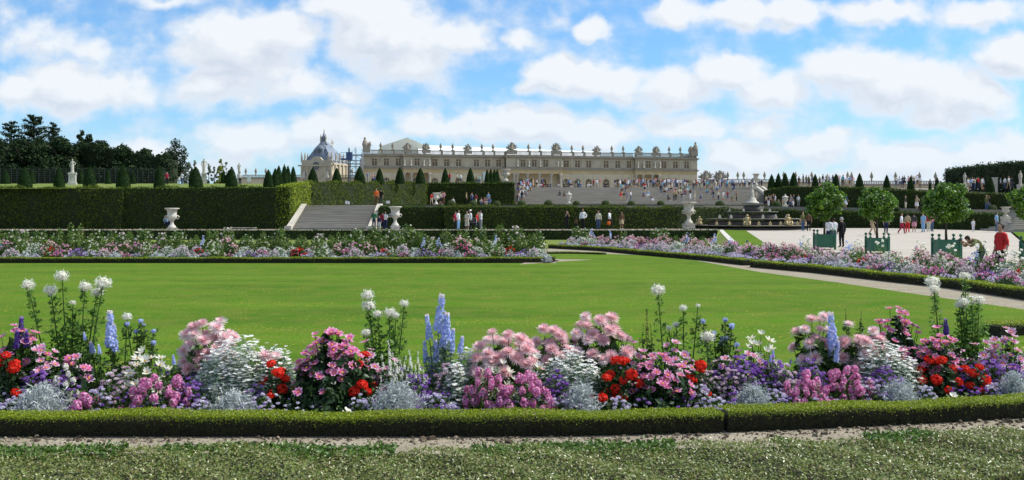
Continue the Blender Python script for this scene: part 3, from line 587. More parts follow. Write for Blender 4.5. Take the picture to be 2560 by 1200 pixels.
for u in wu:
    w = link('window', wm_, pal); w.location = (u, oyof(u), wz0); f = link('frame', fm_, w)
    w = link('arched_window', aw_, pal); w.location = (u, 0 if oyof(u) == 0 else 1.8, 1.0); f = link('frame', ag_, w)
# portico columns
colm = MB().lathe([(.48,0),(.48,.25),(.38,.35),(.37,3),(.32,7.2),(.45,7.4),(.5,7.7)], 14).box(-.5,.5,-.5,.5,7.7,8.0).mesh('column', M['stone_old'], True)
for p in (1283,1291,1316,1346,1375,1398, 1010,1028,1054,1073, 1588,1605,1628,1645):
    u = upx(p); c = link('column', colm, pal); c.location = (u, oyof(u)+.5 if oyof(u) else -1.1, ZB['ent0']-8.0-0.0)
    if not oyof(u): c.location.y = -1.1
# niche statues on the attic and roof ornaments
fig = MB().lathe([(.36,0),(.36,.25),(.26,.3),(.34,.8),(.25,1.5),(.32,1.9),(.12,2.2),(.10,2.3),(.17,2.45),(.14,2.62),(.04,2.7)], 10).mesh('niche_statue', M['stone_old'], True)
for p in (1010,1026,1058,1072,1290,1390,1346,1318,1399,1590,1604,1632,1645):
    u = upx(p); c = link('statue', fig, pal); c.location = (u, oyof(u)-.5, ZB['att0']+.1); c.scale = (.85,.85,.85)
vase = MB().lathe([(.22,0),(.30,.1),(.12,.35),(.40,.8),(.46,1.2),(.30,1.45),(.34,1.55),(.12,1.8),(.16,2.0),(.05,2.15)], 10).mesh('roof_vase', M['pal_grey'], True)
for p in (952,982,1102,1132,1205,1233,1318,1346.5,1430,1458,1530,1558.6,1673.6,1701.6):
    u = upx(p); b_ = MB().box(-.45,.45,-.4,.4,0,.18).mesh('base', M['pal_grey']) if p == 952 else b_
    c = link('roof_vase', vase, pal); c.location = (u, oyof(u)+.3, ZB['bal']+.18); q = link('base', b_, c); q.location = (0,0,-.17)
def trophy(seed, wide=1.0):
    r = np.random.default_rng(seed); mb = MB().box(-2.0*wide,2.0*wide,-.6,.7,-.4,.9).lathe([(.7,.9),(.8,1.2),(.5,2.2),(.3,2.9),(.36,3.2),(.22,3.5),(.05,3.65)], 10)
    for i in range(22):
        a = math.pi*(i+.5)/22; l = r.uniform(1.7,2.9)*wide; e = (math.cos(a)*l*.95, r.uniform(-.3,.3), 1.3+math.sin(a)*l*.85)
        mb.tube([(math.cos(a)*.4,0,1.2),e], [.24,.10], 5)
        if i % 2: mb.add((LEAF[0]*[.9,.9,.9], LEAF[1]), off=e)
    for i in range(7): x = r.uniform(-1.6,1.6)*wide; mb.lathe([(.3,0),(.42,.3),(.3,.7),(.1,.9)], 7, off=(x, r.uniform(-.3,.2), .8+r.uniform(0,.5)))
    return mb.mesh('trophy', M['pal_grey'])
tro = [trophy(3), trophy(5), trophy(8)]
for i, p in enumerate((1018,1064,1170,1277,1387,1493,1594,1637)):
    u = upx(p); c = link('trophy', tro[i%3], pal); c.location = (u, oyof(u)+.4, ZB['bal']-.5); c.scale = (.62,.7,.76) if p not in (1277,1387) else (.76,.8,.92)
for p, s in ((914,1),(1738,-1)):
    u = upx(p)+s*.3; mb = MB().box(-1.1,1.1,-.6,1,-.2,1.6)
    mb.lathe([(.7,1.6),(.85,2.2),(.6,3.2),(.35,3.6),(.3,3.7),(.36,4.0),(.25,4.3),(.05,4.45)], 10, off=(-s*.5,0,0)).tube([(s*.3,0,1.6),(s*1.1,0,3.0)],[.4,.25],6).tube([(0,0,2.6),(s*1.2,.1,2.3)],[.35,.2],6).lathe([(.4,1.6),(.5,2.4),(.2,3)],8,off=(s*1.0,0,0))
    c = mb.build('corner_statue', M['pal_grey'], pal); c.location = (u, .3, ZB['bal']-.6)
for p in (1724,): c = link('roof_vase', vase, pal); c.location = (upx(p), .3, ZB['bal'])
# sheeted roofs above the balustrade
def gable_z(py, y): return 2+(HOR-py)*y/FPX-7
mb = MB(); x0, x1 = upx(1052), upx(1518); zt = gable_z(361, 312); zl = gable_z(375, 309); y0, y1 = 7, 10.5
V_ = np.array([(x0,y0,zl-1.2),(x1,y0,zl-1.9),(x1,y1,zt-1.5),(x0,y1,zt),(x0,y1+9,zl-2),(x1,y1+9,zl-2)])
mb.g.append((V_, np.array([[0,1,2,3],[3,2,5,4]]), 0, None)); mb.box(x0,x1,y0+.02,y0+.2,ZB['corn1'],zl-1.25, m=1)
sec = mb.build('sheeted_roof', [M['tarp'], M['tarp_g']], pal); 
mb = MB(); a0, ap, a1 = upx(958), upx(1024), upx(1078); yy0 = 9
zpk = gable_z(344, 312); ze = gable_z(366, 312)
V_ = np.array([(a0,yy0,ZB['corn1']),(a1,yy0,ZB['corn1']),(a1,yy0,ze),(ap,yy0,zpk),(a0,yy0,ze),(a0,yy0+20,ZB['corn1']),(a1,yy0+20,ZB['corn1']),(a1,yy0+20,ze),(ap,yy0+20,zpk),(a0,yy0+20,ze)])
mb.g += [(V_, np.array([[0,1,2,3,4]]), 0, None), (V_, np.array([[4,3,8,9],[3,2,7,8],[1,6,7,2],[0,4,9,5]]), 0, None)]
mb.build('sheeted_gable', [M['tarp_b']], pal)

# ------------------------------------------------------------------ chapel
ch = empty('chapel', (P(791,540,330).x, 330, 7.0), R(-14)); tag(ch, 'stone chapel with a steep blue grey roof and round window left of the palace', 'chapel')
z = lambda py: 2+(HOR-py)*330/FPX-7
wl = MB(); h0, h1 = z(408), z(400)
prof = [(-7.6,0),(7.6,0),(6.6,h0-3.8),(6.1,h0-2),(6.2,h0),(6.6,h0+.6),(5.5,h0+1.2),(2.6,h1-.1),(1.5,h1+.9),(0,h1+1.2),(-1.5,h1+.9),(-2.6,h1-.1),(-5.5,h0+1.2),(-6.6,h0+.6),(-6.2,h0),(-6.1,h0-2),(-6.6,h0-3.8)]
prof = [(x*.86,zz) for x,zz in prof]; n = len(prof); V_ = np.array([(x,0,zz) for x,zz in prof]+[(x,1.0,zz) for x,zz in prof])
wl.g += [(V_, np.array([list(range(n))]), 0, None), (V_, np.array([[(i+1)%n, i, n+i, n+(i+1)%n] for i in range(n)]), 0, None)]
wl.box(-5.4,5.4,1.0,15,0,h0-.4); wl.box(-5.8,5.8,1.0,15.3,h0-.4,h0+.2)
for x in (-5.2,-3.2,3.2,5.2): wl.box(x-.35,x+.35,-.25,0,0,h0-1)
wl.box(-6.5,6.5,-.45,0,h0-1,h0-.5)
for y in (3,6,9,12,14.4): wl.box(5.4,5.8,y-.5,y+.5,0,h0-.4)
wl.build('wall', M['pal_up'], ch)
rf = MB(); zr = z(352); V_ = np.array([(-5.3,1.3,h0+.2),(5.3,1.3,h0+.2),(5.5,14.8,h0+.2),(-5.3,14.8,h0+.2),(-.5,5,zr),(.5,8,zr),(-2.2,3.0,z(372)),(2.2,3.0,z(372)),(2.6,11.5,z(376)),(-2.6,11.5,z(376))])
rf.g += [(V_, np.array([[0,1,7,6],[1,2,8,7],[2,3,9,8],[3,0,6,9],[7,8,5,4],[9,6,4,5]]), 0, None), (V_, np.array([[6,7,4],[8,9,5]]), 0, None)]
roof = rf.build('roof', M['lead'], ch)
for i in range(7):
    t = (i-3)/3; MB().tube([(t*2.2,2.95,z(372)),(t*.5,4.9,zr)], .12, 5).build('rib', M['lead'], roof)
k = MB().lathe([(1.2,0),(1.2,.5),(.9,.8),(.8,2.0),(1.0,2.3),(.5,3.1),(.3,4.0)], 12).build('lantern', M['lead'], ch, True); k.location = (0,6,zr-.9)
for s in (-1,1): c = link('statue', fig, k); c.location = (s*.9,-.6,.8)
c = link('statue', fig, k); c.location = (0,0,3.7); c.scale = (.6,.6,.6)
cx = MB().box(-.08,.08,-.08,.08,0,3.2).box(-.7,.7,-.07,.07,2.0,2.2).build('cross', M['gilt'], ch); cx.location = (1.6,9,zr-2.2)
def disc(r, y, n=24): return (np.array([(0,y,0)]+[(r*math.cos(2*math.pi*i/n), y, r*math.sin(2*math.pi*i/n)) for i in range(n)]), np.array([[0,1+(i+1)%n,1+i] for i in range(n)]))
w = MB().add(disc(1.75,-.06)).build('round_window', M['glass'], ch); w.location = (0,0,z(415)); w.scale = (.8,1,.8)
rg = MB(); pts = [(1.85*math.cos(t),-.1,1.85*math.sin(t)) for t in np.linspace(0,2*math.pi,25)]; rg.tube(pts,.25,6)
for a in range(4): t = a*math.pi/4; rg.tube([(1.75*math.cos(t),-.1,1.75*math.sin(t)),(-1.75*math.cos(t),-.1,-1.75*math.sin(t))],.05,4)
rg.tube([(.9*math.cos(t),-.1,.9*math.sin(t)) for t in np.linspace(0,2*math.pi,17)],.05,4); rg.build('frame', M['stone_old'], w)
dm = MB().box(-1.7,1.7,-.4,3,-1.6,1.0).lathe([(1.5,1.0),(1.2,1.9),(.4,2.4)],12,off=(0,.8,0)).add(disc(.95,-.45),1); d_ = dm.build('dormer', [M['lead'], M['glass']], ch); d_.location = (0,2.6,z(383)+.9); d_.scale = (.8,.8,.8)
for (x, y) in ((-5.4,.3),(-4.2,.3),(5.4,.3),(4.2,.3),(5.5,3.5),(5.5,6.5),(5.5,9.5),(5.5,12.5),(-5.5,5),(-5.5,9)):
    c = link('statue', fig, ch); c.location = (x, y, h0+.6); c.scale = (1.15,1.15,1.15)
for s in (-1,1):
    c = MB().lathe([(.5,0),(.7,.6),(.4,1.5),(.5,2.0),(.15,2.5)],8).build('scroll_ornament', M['stone'], ch, True); c.location = (s*4.2,-.5,h0-5.2)
# low wings
def wing(px0, px1, d, ytop, label, statues=(), trop=(), mat='pal', body=True):
    a = P(px0,540,d); b = P(px1,540,d); zt = 2+(HOR-ytop)*d/FPX
    r = empty('palace_wing', (a.x, d, 7.0)); tag(r, label, 'building'); Lw = b.x-a.x; zt -= 7
    MB().box(0,Lw,0,10,0,zt-1.3).build('wall', M[mat], r); MB().box(-.2,Lw+.2,-.4,10,zt-1.3,zt-1.0).build('cornice', M['pal_grey'], r)
    bb = MB().box(0,Lw,.05,.4,zt-1.0,zt-.8).box(0,Lw,.05,.4,zt-.16,zt); x = .1
    while x < Lw: bb.box(x,x+.2,.1,.35,zt-.8,zt-.16); x += .45
    bb.build('balustrade', M['pal_grey'], r)
    for p in statues: c = link('roof_vase', vase, r); c.location = (P(p,0,d).x-a.x, .3, zt); c.scale = (1.0,1.0,1.1)
    for i, p in enumerate(trop): c = link('trophy', tro[i%3], r); c.location = (P(p,0,d).x-a.x, .5, zt-.9); 
    return r
wing(600, 905, 335, 437, 'long low stone wing with small roof statues behind the chapel', (614,639,664,693,880))
wing(1744, 2130, 300, 448, 'low stone wing right of the palace with carved trophies on top', (1820,1845,1860,1912,1960,1990,2030,2120), (1766,1801))
wing(2100, 2355, 260, 452, 'low pale balustraded terrace building behind the right hand cone yews', (2130,2180,2240,2300,2340))
# scaffold tower and lift beside the palace
sc_ = empty('scaffold_tower', (P(888,0,296).x, 296, 7)); tag(sc_, 'grey scaffold tower with open lattice standing at the left corner of the palace', 'scaffold')
zs = 2+(HOR-368)*296/FPX-7; mb = MB()
for x in (-2,0,2):
    for y in (0,2): mb.tube([(x,y,0),(x,y,zs-(x==2)*1.5)],.09,4)
for k in range(9):
    zz = 1+k*1.75
    if zz < zs-.5: mb.tube([(-2,0,zz),(2,0,zz)],.08,4).tube([(-2,0,zz),(0,0,min(zs,zz+1.7))],.06,4).tube([(2,0,zz),(0,0,min(zs,zz+1.7))],.06,4).tube([(-2,2,zz),(2,2,zz)],.08,4)
mb.build('frame', M['steel'], sc_)
for zz in (3.2,6.8,10.4,13): MB().box(-2.2,2.2,-.2,2.2,zz,zz+.25).build('platform', M['steel'], sc_)
lf = empty('mast_lift', (P(873,0,295).x, 295, 7)); tag(lf, 'mast lift with a dark blue work cabin left of the scaffold tower', 'lift')
zc = 2+(HOR-400)*295/FPX-7; mb = MB()
for x in (-.35,.35): mb.tube([(x,0,0),(x,0,zc)],.12,4)
for k in range(14): mb.tube([(-.35 if k%2 else .35,-.02,k*zc/14),(.35 if k%2 else -.35,-.02,(k+1)*zc/14)],.09,4)
mb.build('mast', M['iron'], lf)
MB().box(-.8,.9,-.8,.8,zc,zc+2.3).build('cabin', M['blue_paint'], lf)
mb = MB().box(-2.4,-.8,-.7,.7,zc,zc+.5)
for zz in (1.2,2.2): mb.box(-2.4,-.8,-.7,-.62,zc+zz-.1,zc+zz)
mb.box(-2.4,-2.3,-.7,-.6,zc,zc+2.2); mb.build('basket', M['blue_paint'], lf)
c = MB().tube([(0,0,zc+2.3),(0,0,zc+3.4)],.2,6).build('mast_head', M['iron'], lf)

# ------------------------------------------------------------------ topiary
class _Ord:
    A = 'first second third fourth fifth sixth seventh eighth ninth tenth eleventh twelfth thirteenth fourteenth fifteenth sixteenth seventeenth eighteenth nineteenth'.split()
    T = 'twenty thirty forty fifty sixty seventy eighty ninety'.split()
    def __getitem__(s, i):
        i += 1
        if i < 20: return s.A[i-1]
        if i >= 100: return 'hundred and '+s[i-101] if i > 100 else 'hundredth'
        t = s.T[i//10-2]; return t[:-1]+'ieth' if i % 10 == 0 else t+'-'+s.A[i%10-1]
ORD = _Ord()
def cone_mesh(seed, w):
    r = np.random.default_rng(seed); prof = [(.5*w,0),(.53*w,.06),(.50*w,.2),(.44*w,.4),(.33*w,.62),(.19*w,.84),(.08*w,.95),(.02,1.0)]
    core = lathe_geo([(max(.01,a-.03),b*.985) for a, b in prof], 16); n = 2600; t = r.random(n)**.8
    t = 1-np.sqrt(1-r.random(n)*.985); zz = np.array([p[1] for p in prof]); rr = np.array([p[0] for p in prof]); t = r.random(n)
    rad = np.interp(t, zz, rr); keep = r.random(n) < (rad/(.53*w)+.12); t, rad = t[keep], rad[keep]; a = r.random(len(t))*6.283
    p = np.stack([rad*np.cos(a), rad*np.sin(a), t], 1); q = np.stack([np.cos(a), np.sin(a), np.full(len(a), .4)], 1)
    return np_mesh('cone_yew', [(core[0], core[1], 1, None), leaves(p, q, .055, .6)], [M['yew'], M['yew_core']])
CM = [cone_mesh(i, w) for i, w in enumerate((.62,.60,.66))]
CMN = [cone_mesh(11, .72), cone_mesh(12,.76)]
def cone(px, ytop, ybase, d, label, group, wpx=None, k=0):
    b = P(px, ybase, d); h = (ybase-ytop)*d/FPX
    o = link('cone_yew', CM[k%3]); s = h; w = (wpx*d/FPX)/.62 if wpx else h*.9
    o.location = (b.x, b.y, b.z-.05*h); o.scale = (w, w, h*1.05); o.rotation_euler = (0,0,k*1.3); tag(o, label, 'topiary', group)
G1 = 'cone yews standing on the terraces'
for i, (x, yt, w) in enumerate(((62,418,33),(148,418,27),(225,416,30),(308,411,33),(398,414,27),(490,417,31),(579,417,29))):
    cone(x, yt, 467, 96.5, f'{ORD[i]} cone yew from the left in the near row on the upper lawn', G1, w, i)
for i, (x, yt, w) in enumerate(((14,424,22),(80,424,18),(203,424,16),(270,424,15),(333,426,14),(480,418,16),(559,424,14),(571,426,14))):
    d = 142; cone(x, yt, 461 if x < 500 else 457, d, f'{ORD[i]} cone yew from the left in the far row before the trellis fence', G1, w, i)
for i, (x, yt, yb, w, d) in enumerate(((671,424,466,25,98),(688,421,466,23,100),(697,414,465,20,106),(711,411,463,20,111),(720,414,462,18,117),(733,416,459,17,124))):
    cone(x, yt, yb, d, f'{ORD[i]} cone yew from the left in the tight slanting row above the hedge corner', G1, w, i)
for i, (x, yt, yb, w, d) in enumerate(((782,419,459,26,108),(842,420,456,24,114),(899,416,457,26,118),(949,420,456,21,124),(1000,418,457,24,130),(1051,420,457,22,138),(1113,420,457,19,149),(1176,420,457,21,149),(1218,423,457,13,152),(1227,422,457,14,155),(1236,422,457,14,158),(1243,423,457,13,161))):
    cone(x, yt, yb, d, f'{ORD[i]} cone yew from the left in the row in front of the palace', G1, w, i)
for i, (x, yt, yb, w, d) in enumerate(((1929,436,472,19,152),(1946,433,470,18,152),(1963,432,469,18,151),(1984,431,467,20,150),(2038,435,469,17,146),(2090,434,469,17,142),(2149,433,472,20,134),(2217,437,474,18,128),(2277,441,478,17,120),(2325,446,480,8,124),(2343,443,480,16,118),(2477,443,486,19,114))):
    cone(x, yt, yb, d, f'{ORD[i]} cone yew from the left above the right hand hedge', G1, w, i)
ball = None
def ball_mesh():
    n = 1500; p = nrm(rng.normal(size=(n,3))); p = p[p[:,2] > -.75]; c = lathe_geo([(.42*math.sin(t), -.42*math.cos(t)) for t in np.linspace(.4,3.1,9)], 14)
    return np_mesh('box_ball', [(c[0], c[1], 1, None), leaves(p*.46*[1,1,.95], p, .06, .5)], [M['yball'], M['yew_core']])
M['yball'] = mat_leaf('box_ball_leaves', [(.05,.08,.012),(.085,.13,.02),(.13,.18,.03)], .5, .2, .3)
BM = ball_mesh(); G2 = 'round box balls on the middle terrace'
for i, (px, w) in enumerate(((958,17),(1129,23),(1183,21),(1242,20),(1304,23),(1371,24),(1441,20),(1514,23),(1578,21),(1652,21),(1800,25),(1941,23),(2241,17),(2307,17),(2480,24))):
    d = 103.2 if px < 2200 else 98; o = link('box_ball', BM); q = P(px, 510 if px < 1700 else 512 if px < 2000 else 522, d); s = w*d/FPX
    o.location = q; o.scale = (s*1.05, s*1.05, s*.95); o.rotation_euler = (0,0,i*1.1)
    tag(o, f'{ORD[i]} round clipped box ball from the left on the middle terrace', 'topiary', G2)

# ------------------------------------------------------------------ urns
def urn(px, ybase, ytop, d, label, wpx, lid=False, plinth=.18, mat='stone', handles=True, name='urn'):
    b = P(px, ybase, d); h = (ybase-ytop)*d/FPX; r = wpx*d/FPX/2
    u = empty(name, (b.x, d, b.z), rz=.25); tag(u, label, 'urn', 'pale stone urns on the terraces')
    ph = plinth*h; MB().box(-r*.62,r*.62,-r*.62,r*.62,-.35,ph*.8).box(-r*.70,r*.70,-r*.70,r*.70,ph*.8,ph).build('pedestal', M[mat], u)
    H = h-ph
    if not lid:
        prof = [(.55,0),(.58,.04),(.50,.09),(.30,.17),(.22,.26),(.25,.36),(.34,.385),(.36,.41),(.50,.44),(.66,.50),(.69,.57),(.66,.63),(.62,.66),(.64,.80),(.70,.88),(.84,.93),(1.0,.96),(1.0,.985),(.9,1.0),(.74,.99),(.62,.9)]
    else:
        prof = [(.5,0),(.55,.04),(.42,.10),(.26,.16),(.28,.22),(.5,.3),(.62,.42),(.66,.55),(.72,.66),(.98,.70),(.95,.74),(.5,.82),(.3,.86),(.16,.88),(.22,.94),(.1,.99),(.03,1.0)]
    MB().lathe([(a*r, ph+b_*H) for a, b_ in prof], 28, cap=True).build('vessel', M[mat], u, True)
    if handles:
        for s in (-1,1):
            zb = .46 if not lid else .42; MB().tube([(s*r*.62,0,ph+zb*H),(s*r*.86,0,ph+(zb+.02)*H),(s*r*.95,0,ph+(zb+.09)*H),(s*r*.80,0,ph+(zb+.15)*H),(s*r*.62,0,ph+(zb+.16)*H)], r*.09, 7).build('handle', M[mat], u, True)
    return u
urn(430, 581, 520, 89, 'white marble urn before the tall dark hedge at left', 36)
urn(988, 576, 516, 88, 'white marble urn right of the left stone stairs', 34)
urn(1722, 571, 505, 87.5, 'large cream urn left of the tiered fountain', 38, mat='stone_old')
urn(1090, 517, 482, 110, 'small pale urn among people on the middle terrace', 19)
urn(1264, 459, 423, 147, 'large cream urn on top of the hedge corner left of the wide stairs', 26, mat='stone_old')
urn(1890, 470, 434, 172, 'cream urn at the right top of the wide stairs', 19, mat='stone_old')
urn(1422, 517, 478, 109, 'white lidded urn in front of the middle of the wide stairs', 17, lid=True, plinth=.22)
urn(1963, 521, 485, 109, 'white lidded urn under the right hand rounded hedge', 17, lid=True, plinth=.22)
urn(2514, 571, 517, 88, 'cream urn on a pedestal at the far right beside the small stairs', 26, plinth=.55, mat='stone_old', handles=False)

# ------------------------------------------------------------------ trees
def limbs(mb, h, r, spread, n=5, top=.8):
    mb.tube([(0,0,-.4),(.05*r,0,h*.3),(0,.04*r,h*top)], [r*1.25, r*.8, r*.25], 8)
    for i in range(n):
        a = i*2.4+.5; z0 = h*(.3+.45*i/n); l = spread*(1-.4*i/n)
        mb.tube([(0,0,z0),(math.cos(a)*l*.5,math.sin(a)*l*.5,z0+l*.45),(math.cos(a)*l,math.sin(a)*l,z0+l*.7)], [r*.5,r*.3,r*.08], 5)
def crown_pts(lobes, n, hollow=.55):
    w = np.array([a[3]*a[3]*a[4] for a in lobes]); w = w/w.sum(); ps, qs = [], []
    for (cx, cy, cz, rh, rv), k in zip(lobes, (w*n).astype(int)):
        d = nrm(rng.normal(size=(k,3))); rad = rng.uniform(hollow, 1.05, (k,1))**.6; bump = 1+.18*np.sin(d[:,0:1]*5+cx)*np.cos(d[:,2:3]*6+cy)
        p = d*rad*bump*[rh,rh,rv]+[cx,cy,cz]; ps.append(p); qs.append(d+[0,0,.35])
    return np.concatenate(ps), np.concatenate(qs)
def tree(px, ybase, ytop, d, wpx, mat, label, nleaf=4000, leaf=.45, seed=0, low=.12, gaps=.6, group=None, trunk=.3, cat='tree', name='tree', zbase=None):
    global rng; keep = rng; rng = np.random.default_rng(seed+50)
    b = P(px, ybase, d); 
    if zbase is not None: b.z = zbase
    h = 2+(HOR-ytop)*d/FPX - b.z; w = wpx*d/FPX/2
    t = empty(name, b, rz=seed); tag(t, label, cat, group); mb = MB(); limbs(mb, h, trunk, w*.8); mb.build('trunk', M['bark'], t, True)
    lob = []; nl = 26 if gaps >= .5 and wpx > 50 else 12
    for i in range(nl):
        a = rng.random()*6.28; f = (i+.5)/nl; z = h*(low+(.95-low)*f); env = w*math.sin(math.pi*min(.97,(f*.78+.26)))**.6; rr = w*rng.uniform(.22,.44)*(1-.3*f); k = math.sqrt(rng.random())
        lob.append((math.cos(a)*max(0,env-rr*.6)*k, math.sin(a)*max(0,env-rr*.6)*k, min(z, h-rr*.7), rr, rr*rng.uniform(.7,1.0)))
    p, q = crown_pts(lob, nleaf, gaps); link('crown', np_mesh('crown', [leaves(p, q, leaf, .8)], [M[mat]]), t); rng = keep; return t
def cedar(px, ytop, d, wpx, label, seed=0, zbase=7.0, n=5000):
    """tiered conifer with drooping, ragged flat boughs"""
    global rng; keep = rng; rng = np.random.default_rng(seed+90)
    x = P(px,0,d).x; h = 2+(HOR-ytop)*d/FPX-zbase; w = wpx*d/FPX/2; t = empty('cedar_tree', (x,d,zbase), rz=seed); tag(t, label, 'tree', 'dark trees behind the upper lawn')
    mb = MB().tube([(0,0,-.4),(0,0,h*.97)],[.4,.05],7); ps, qs = [], []; nb = 46
    for i in range(nb):
        f = i/nb; z = h*(.15+.8*f); a = i*2.4; l = w*(1.05-.85*f**1.3)*rng.uniform(.65,1.15); ez = z+l*rng.uniform(.1,.45)
        mb.tube([(0,0,z),(math.cos(a)*l,math.sin(a)*l,ez)],[.11,.02],4); k = int(n/nb*(1.3-.6*f)); tt = rng.uniform(.15,1.08,k)
        p = np.stack([math.cos(a)*l*tt, math.sin(a)*l*tt, z+(ez-z)*tt],1)+rng.normal(0,1,(k,3))*[.35,.35,.22]*(l/4+.25); ps.append(p); qs.append(np.tile([0,0,1.],(k,1)))
    mb.build('trunk', M['bark'], t, True); link('crown', np_mesh('crown', [leaves(np.concatenate(ps), np.concatenate(qs), .5, .9, LEAFN)], [M['dark_tree']]), t); rng = keep
GT = 'dark trees behind the upper lawn'
cedar(28, 296, 178, 110, 'ragged dark cedar at the far left edge of the wood', 1)
cedar(85, 280, 182, 130, 'tallest dark cedar with upswept boughs at far left', 2, n=9000)
cedar(134, 300, 186, 80, 'slimmer dark cedar right of the tallest one', 3)
tree(-30, 462, 350, 165, 170, 'dark_tree', 'dark broad tree cut by the left edge of the picture', 6000, .5, 1, group=GT, zbase=6.8)
tree(60, 462, 352, 168, 190, 'dark_tree', 'dark rounded tree under the tallest cedar', 8000, .5, 2, low=.02, group=GT, zbase=6.8)
tree(150, 462, 345, 170, 170, 'dark_tree', 'dark dense tree behind the white statue at left', 8000, .5, 3, low=.02, group=GT, zbase=6.8)
tree(203, 462, 318, 190, 60, 'dark_tree', 'thin topped tree with sky showing through above the statue', 1800, .5, 4, low=.5, gaps=.2, group=GT, zbase=6.8)
tree(222, 462, 330, 188, 60, 'dark_tree', 'light crowned narrow tree right of the thin topped tree', 1800, .5, 14, low=.4, gaps=.2, group=GT, zbase=6.8)
tree(248, 462, 352, 180, 110, 'dark_tree', 'dark tree sloping down towards the ivy covered row', 5200, .5, 5, low=.02, group=GT, zbase=6.8)
tree(315, 462, 368, 172, 100, 'dark_tree', 'first of the lower dark trees with ivy like foliage', 5200, .45, 6, low=.02, group=GT, zbase=6.8)
tree(365, 462, 375, 176, 80, 'dark_tree', 'second lower dark tree with ivy like foliage left of the open tree', 4200, .45, 7, low=.02, group=GT, zbase=6.8)
tree(400, 462, 385, 180, 60, 'dark_tree', 'smallest dark tree directly left of the open branched tree', 3200, .45, 8, low=.02, group=GT, zbase=6.8)
tree(440, 462, 345, 190, 78, 'dark_tree', 'solitary open branched tree with light showing through its crown', 3400, .38, 9, low=.25, gaps=.75, group=GT, zbase=6.8, trunk=.28)
GS = 'light young trees behind the statues'
for i, (px, yt, w, m, lb) in enumerate(((472,402,26,'grey_tree','slender grey green young tree right of the open branched tree'),(488,396,22,'grey_tree','thin grey green young tree just left of the second statue'),(522,406,26,'grey_tree','grey green young tree right of the second statue'),(536,414,22,'grey_tree','small grey green sapling between the second statue and the yellow green tree'),(552,393,26,'yellow_tree','yellow green young tree with a pointed top'),(566,402,22,'grey_tree','pale grey green young tree behind the yellow green one'))):
    tree(px, 458, yt, 185, w, m, lb, 2400, .2, 20+i, low=.15, gaps=.2, group=GS, zbase=7.0, trunk=.1)
tree(549, 459, 413, 160, 26, 'yellow_tree', 'rounded bright yellow green shrub behind the third statue', 3600, .2, 31, low=.0, group=GS, zbase=6.9, trunk=.1, cat='shrub', name='shrub')
hedge('tall_clipped_hedge', [W3(2362,162,427,480), W3(2400,150,422,484), W3(2480,135,414,484), W3(2530,128,409,486), W3(2640,120,404,488)], 4, 26, .34, [M['dark_tree'], M['hedge_core']], 'tall dark clipped wall of trees at the far right behind statues', wob=.12)
hedge('trellis_hedge', [W3(-60,163,421,463), W3(180,163,421,463), W3(400,164,424,462), W3(432,166,432,461)], 1.2, 16, .34, [M['dark_tree'], M['hedge_core']], 'dark ivy covered hedge behind the trellis fence on the upper lawn', wob=.1)
hedge('ivy_hedgerow', [W3(-60,174,362,466), W3(60,174,360,466), W3(180,174,362,466), W3(260,172,368,466), W3(330,171,384,466), W3(420,171,396,465)], 5, 30, .42, [M['dark_tree'], M['hedge_core']], 'dark ragged wall of ivy and shrubs filling the gaps between the left trees', wob=.45, jit=.9)
fm = MB(); a = P(-40,0,158); b = P(412,0,158)
for i in range(34): x = lerp(a.x, b.x, i/33); fm.tube([(x,158,6.7),(x,158,9.5)],.045,4)
for k in range(8): fm.tube([(a.x,158,7.0+k*.35),(b.x,158,7.0+k*.35)],.022,4)
o = fm.build('trellis_fence', M['iron']); tag(o, 'thin dark trellis fence crossing behind the left statue', 'fence')

# ------------------------------------------------------------------ tiered fountain
FX, FY = P(1880, 0, 94).x, 94.0; ft = empty('fountain', (FX, FY, .74)); tag(ft, 'round tiered fountain with gilded figures and a white statue on top', 'fountain')
zf = lambda py: 2+(HOR-py)*FY/FPX-.74
def tier(name, r, z0, z1, rim=.16, mat='bronze'):
    o = MB().lathe([(r-.12,z0),(r-.05,z0+.12),(r-.16,z1-rim-.1)], 48).build(name, M[mat], ft, True)
    MB().lathe([(r-.05,z1-rim*.6),(r+.05,z1-rim*.4),(r+.04,z1),(r-.35,z1),(r-.4,z1-.05)], 48, cap=False).build('rim', M['rim'], o, True)
    MB().lathe([(r-.38,z1-.045),(.01,z1-.04)], 32, cap=False).build('water', M['water'], o)
k_ = FY/FPX
tier('basin', 137*k_, -.2, zf(562)); tier('lower_tier', 112*k_, zf(562)-.05, zf(546)); tier('middle_tier', 62*k_*1.02, zf(546)-.05, zf(529), .12); tier('upper_tier', 25*k_, zf(529)-.05, zf(508), .1)
def squat(name, h, mat, seed, parent, loc, rz):
    """seated figure: body, arms and head in one skinned lump"""
    mb = MB().lathe([(.34,0),(.40,.12),(.30,.3),(.22,.5),(.26,.66),(.14,.76),(.09,.8)], 10).lathe([(.02,.78),(.11,.82),(.13,.9),(.10,.98),(.02,1.02)], 8, off=(.03,-.05,0))
    r = np.random.default_rng(seed)
    for s in (-1,1):
        mb.tube([(s*.2,0,.68),(s*.34,-.1,.5),(s*.22,-.28,.42+r.uniform(0,.4))],[.09,.07,.05],6); mb.tube([(s*.15,0,.18),(s*.26,-.36,.30),(s*.24,-.42,.02)],[.15,.1,.06],6)
    o = mb.build(name, M[mat], parent, True); o.location = loc; o.rotation_euler = (0,0,rz); o.scale = (h,h,h); return o
for px, py, h in ((1747,563,.8),(1838,562,.95),(1937,562,.98),(1980,563,.85)):
    a = (px-1880)*k_; rr = 130*k_; y = -math.sqrt(max(.1, rr*rr-a*a)); squat('gilded_figure', h, 'gold', px, ft, (a, y, zf(562)), a*.1)
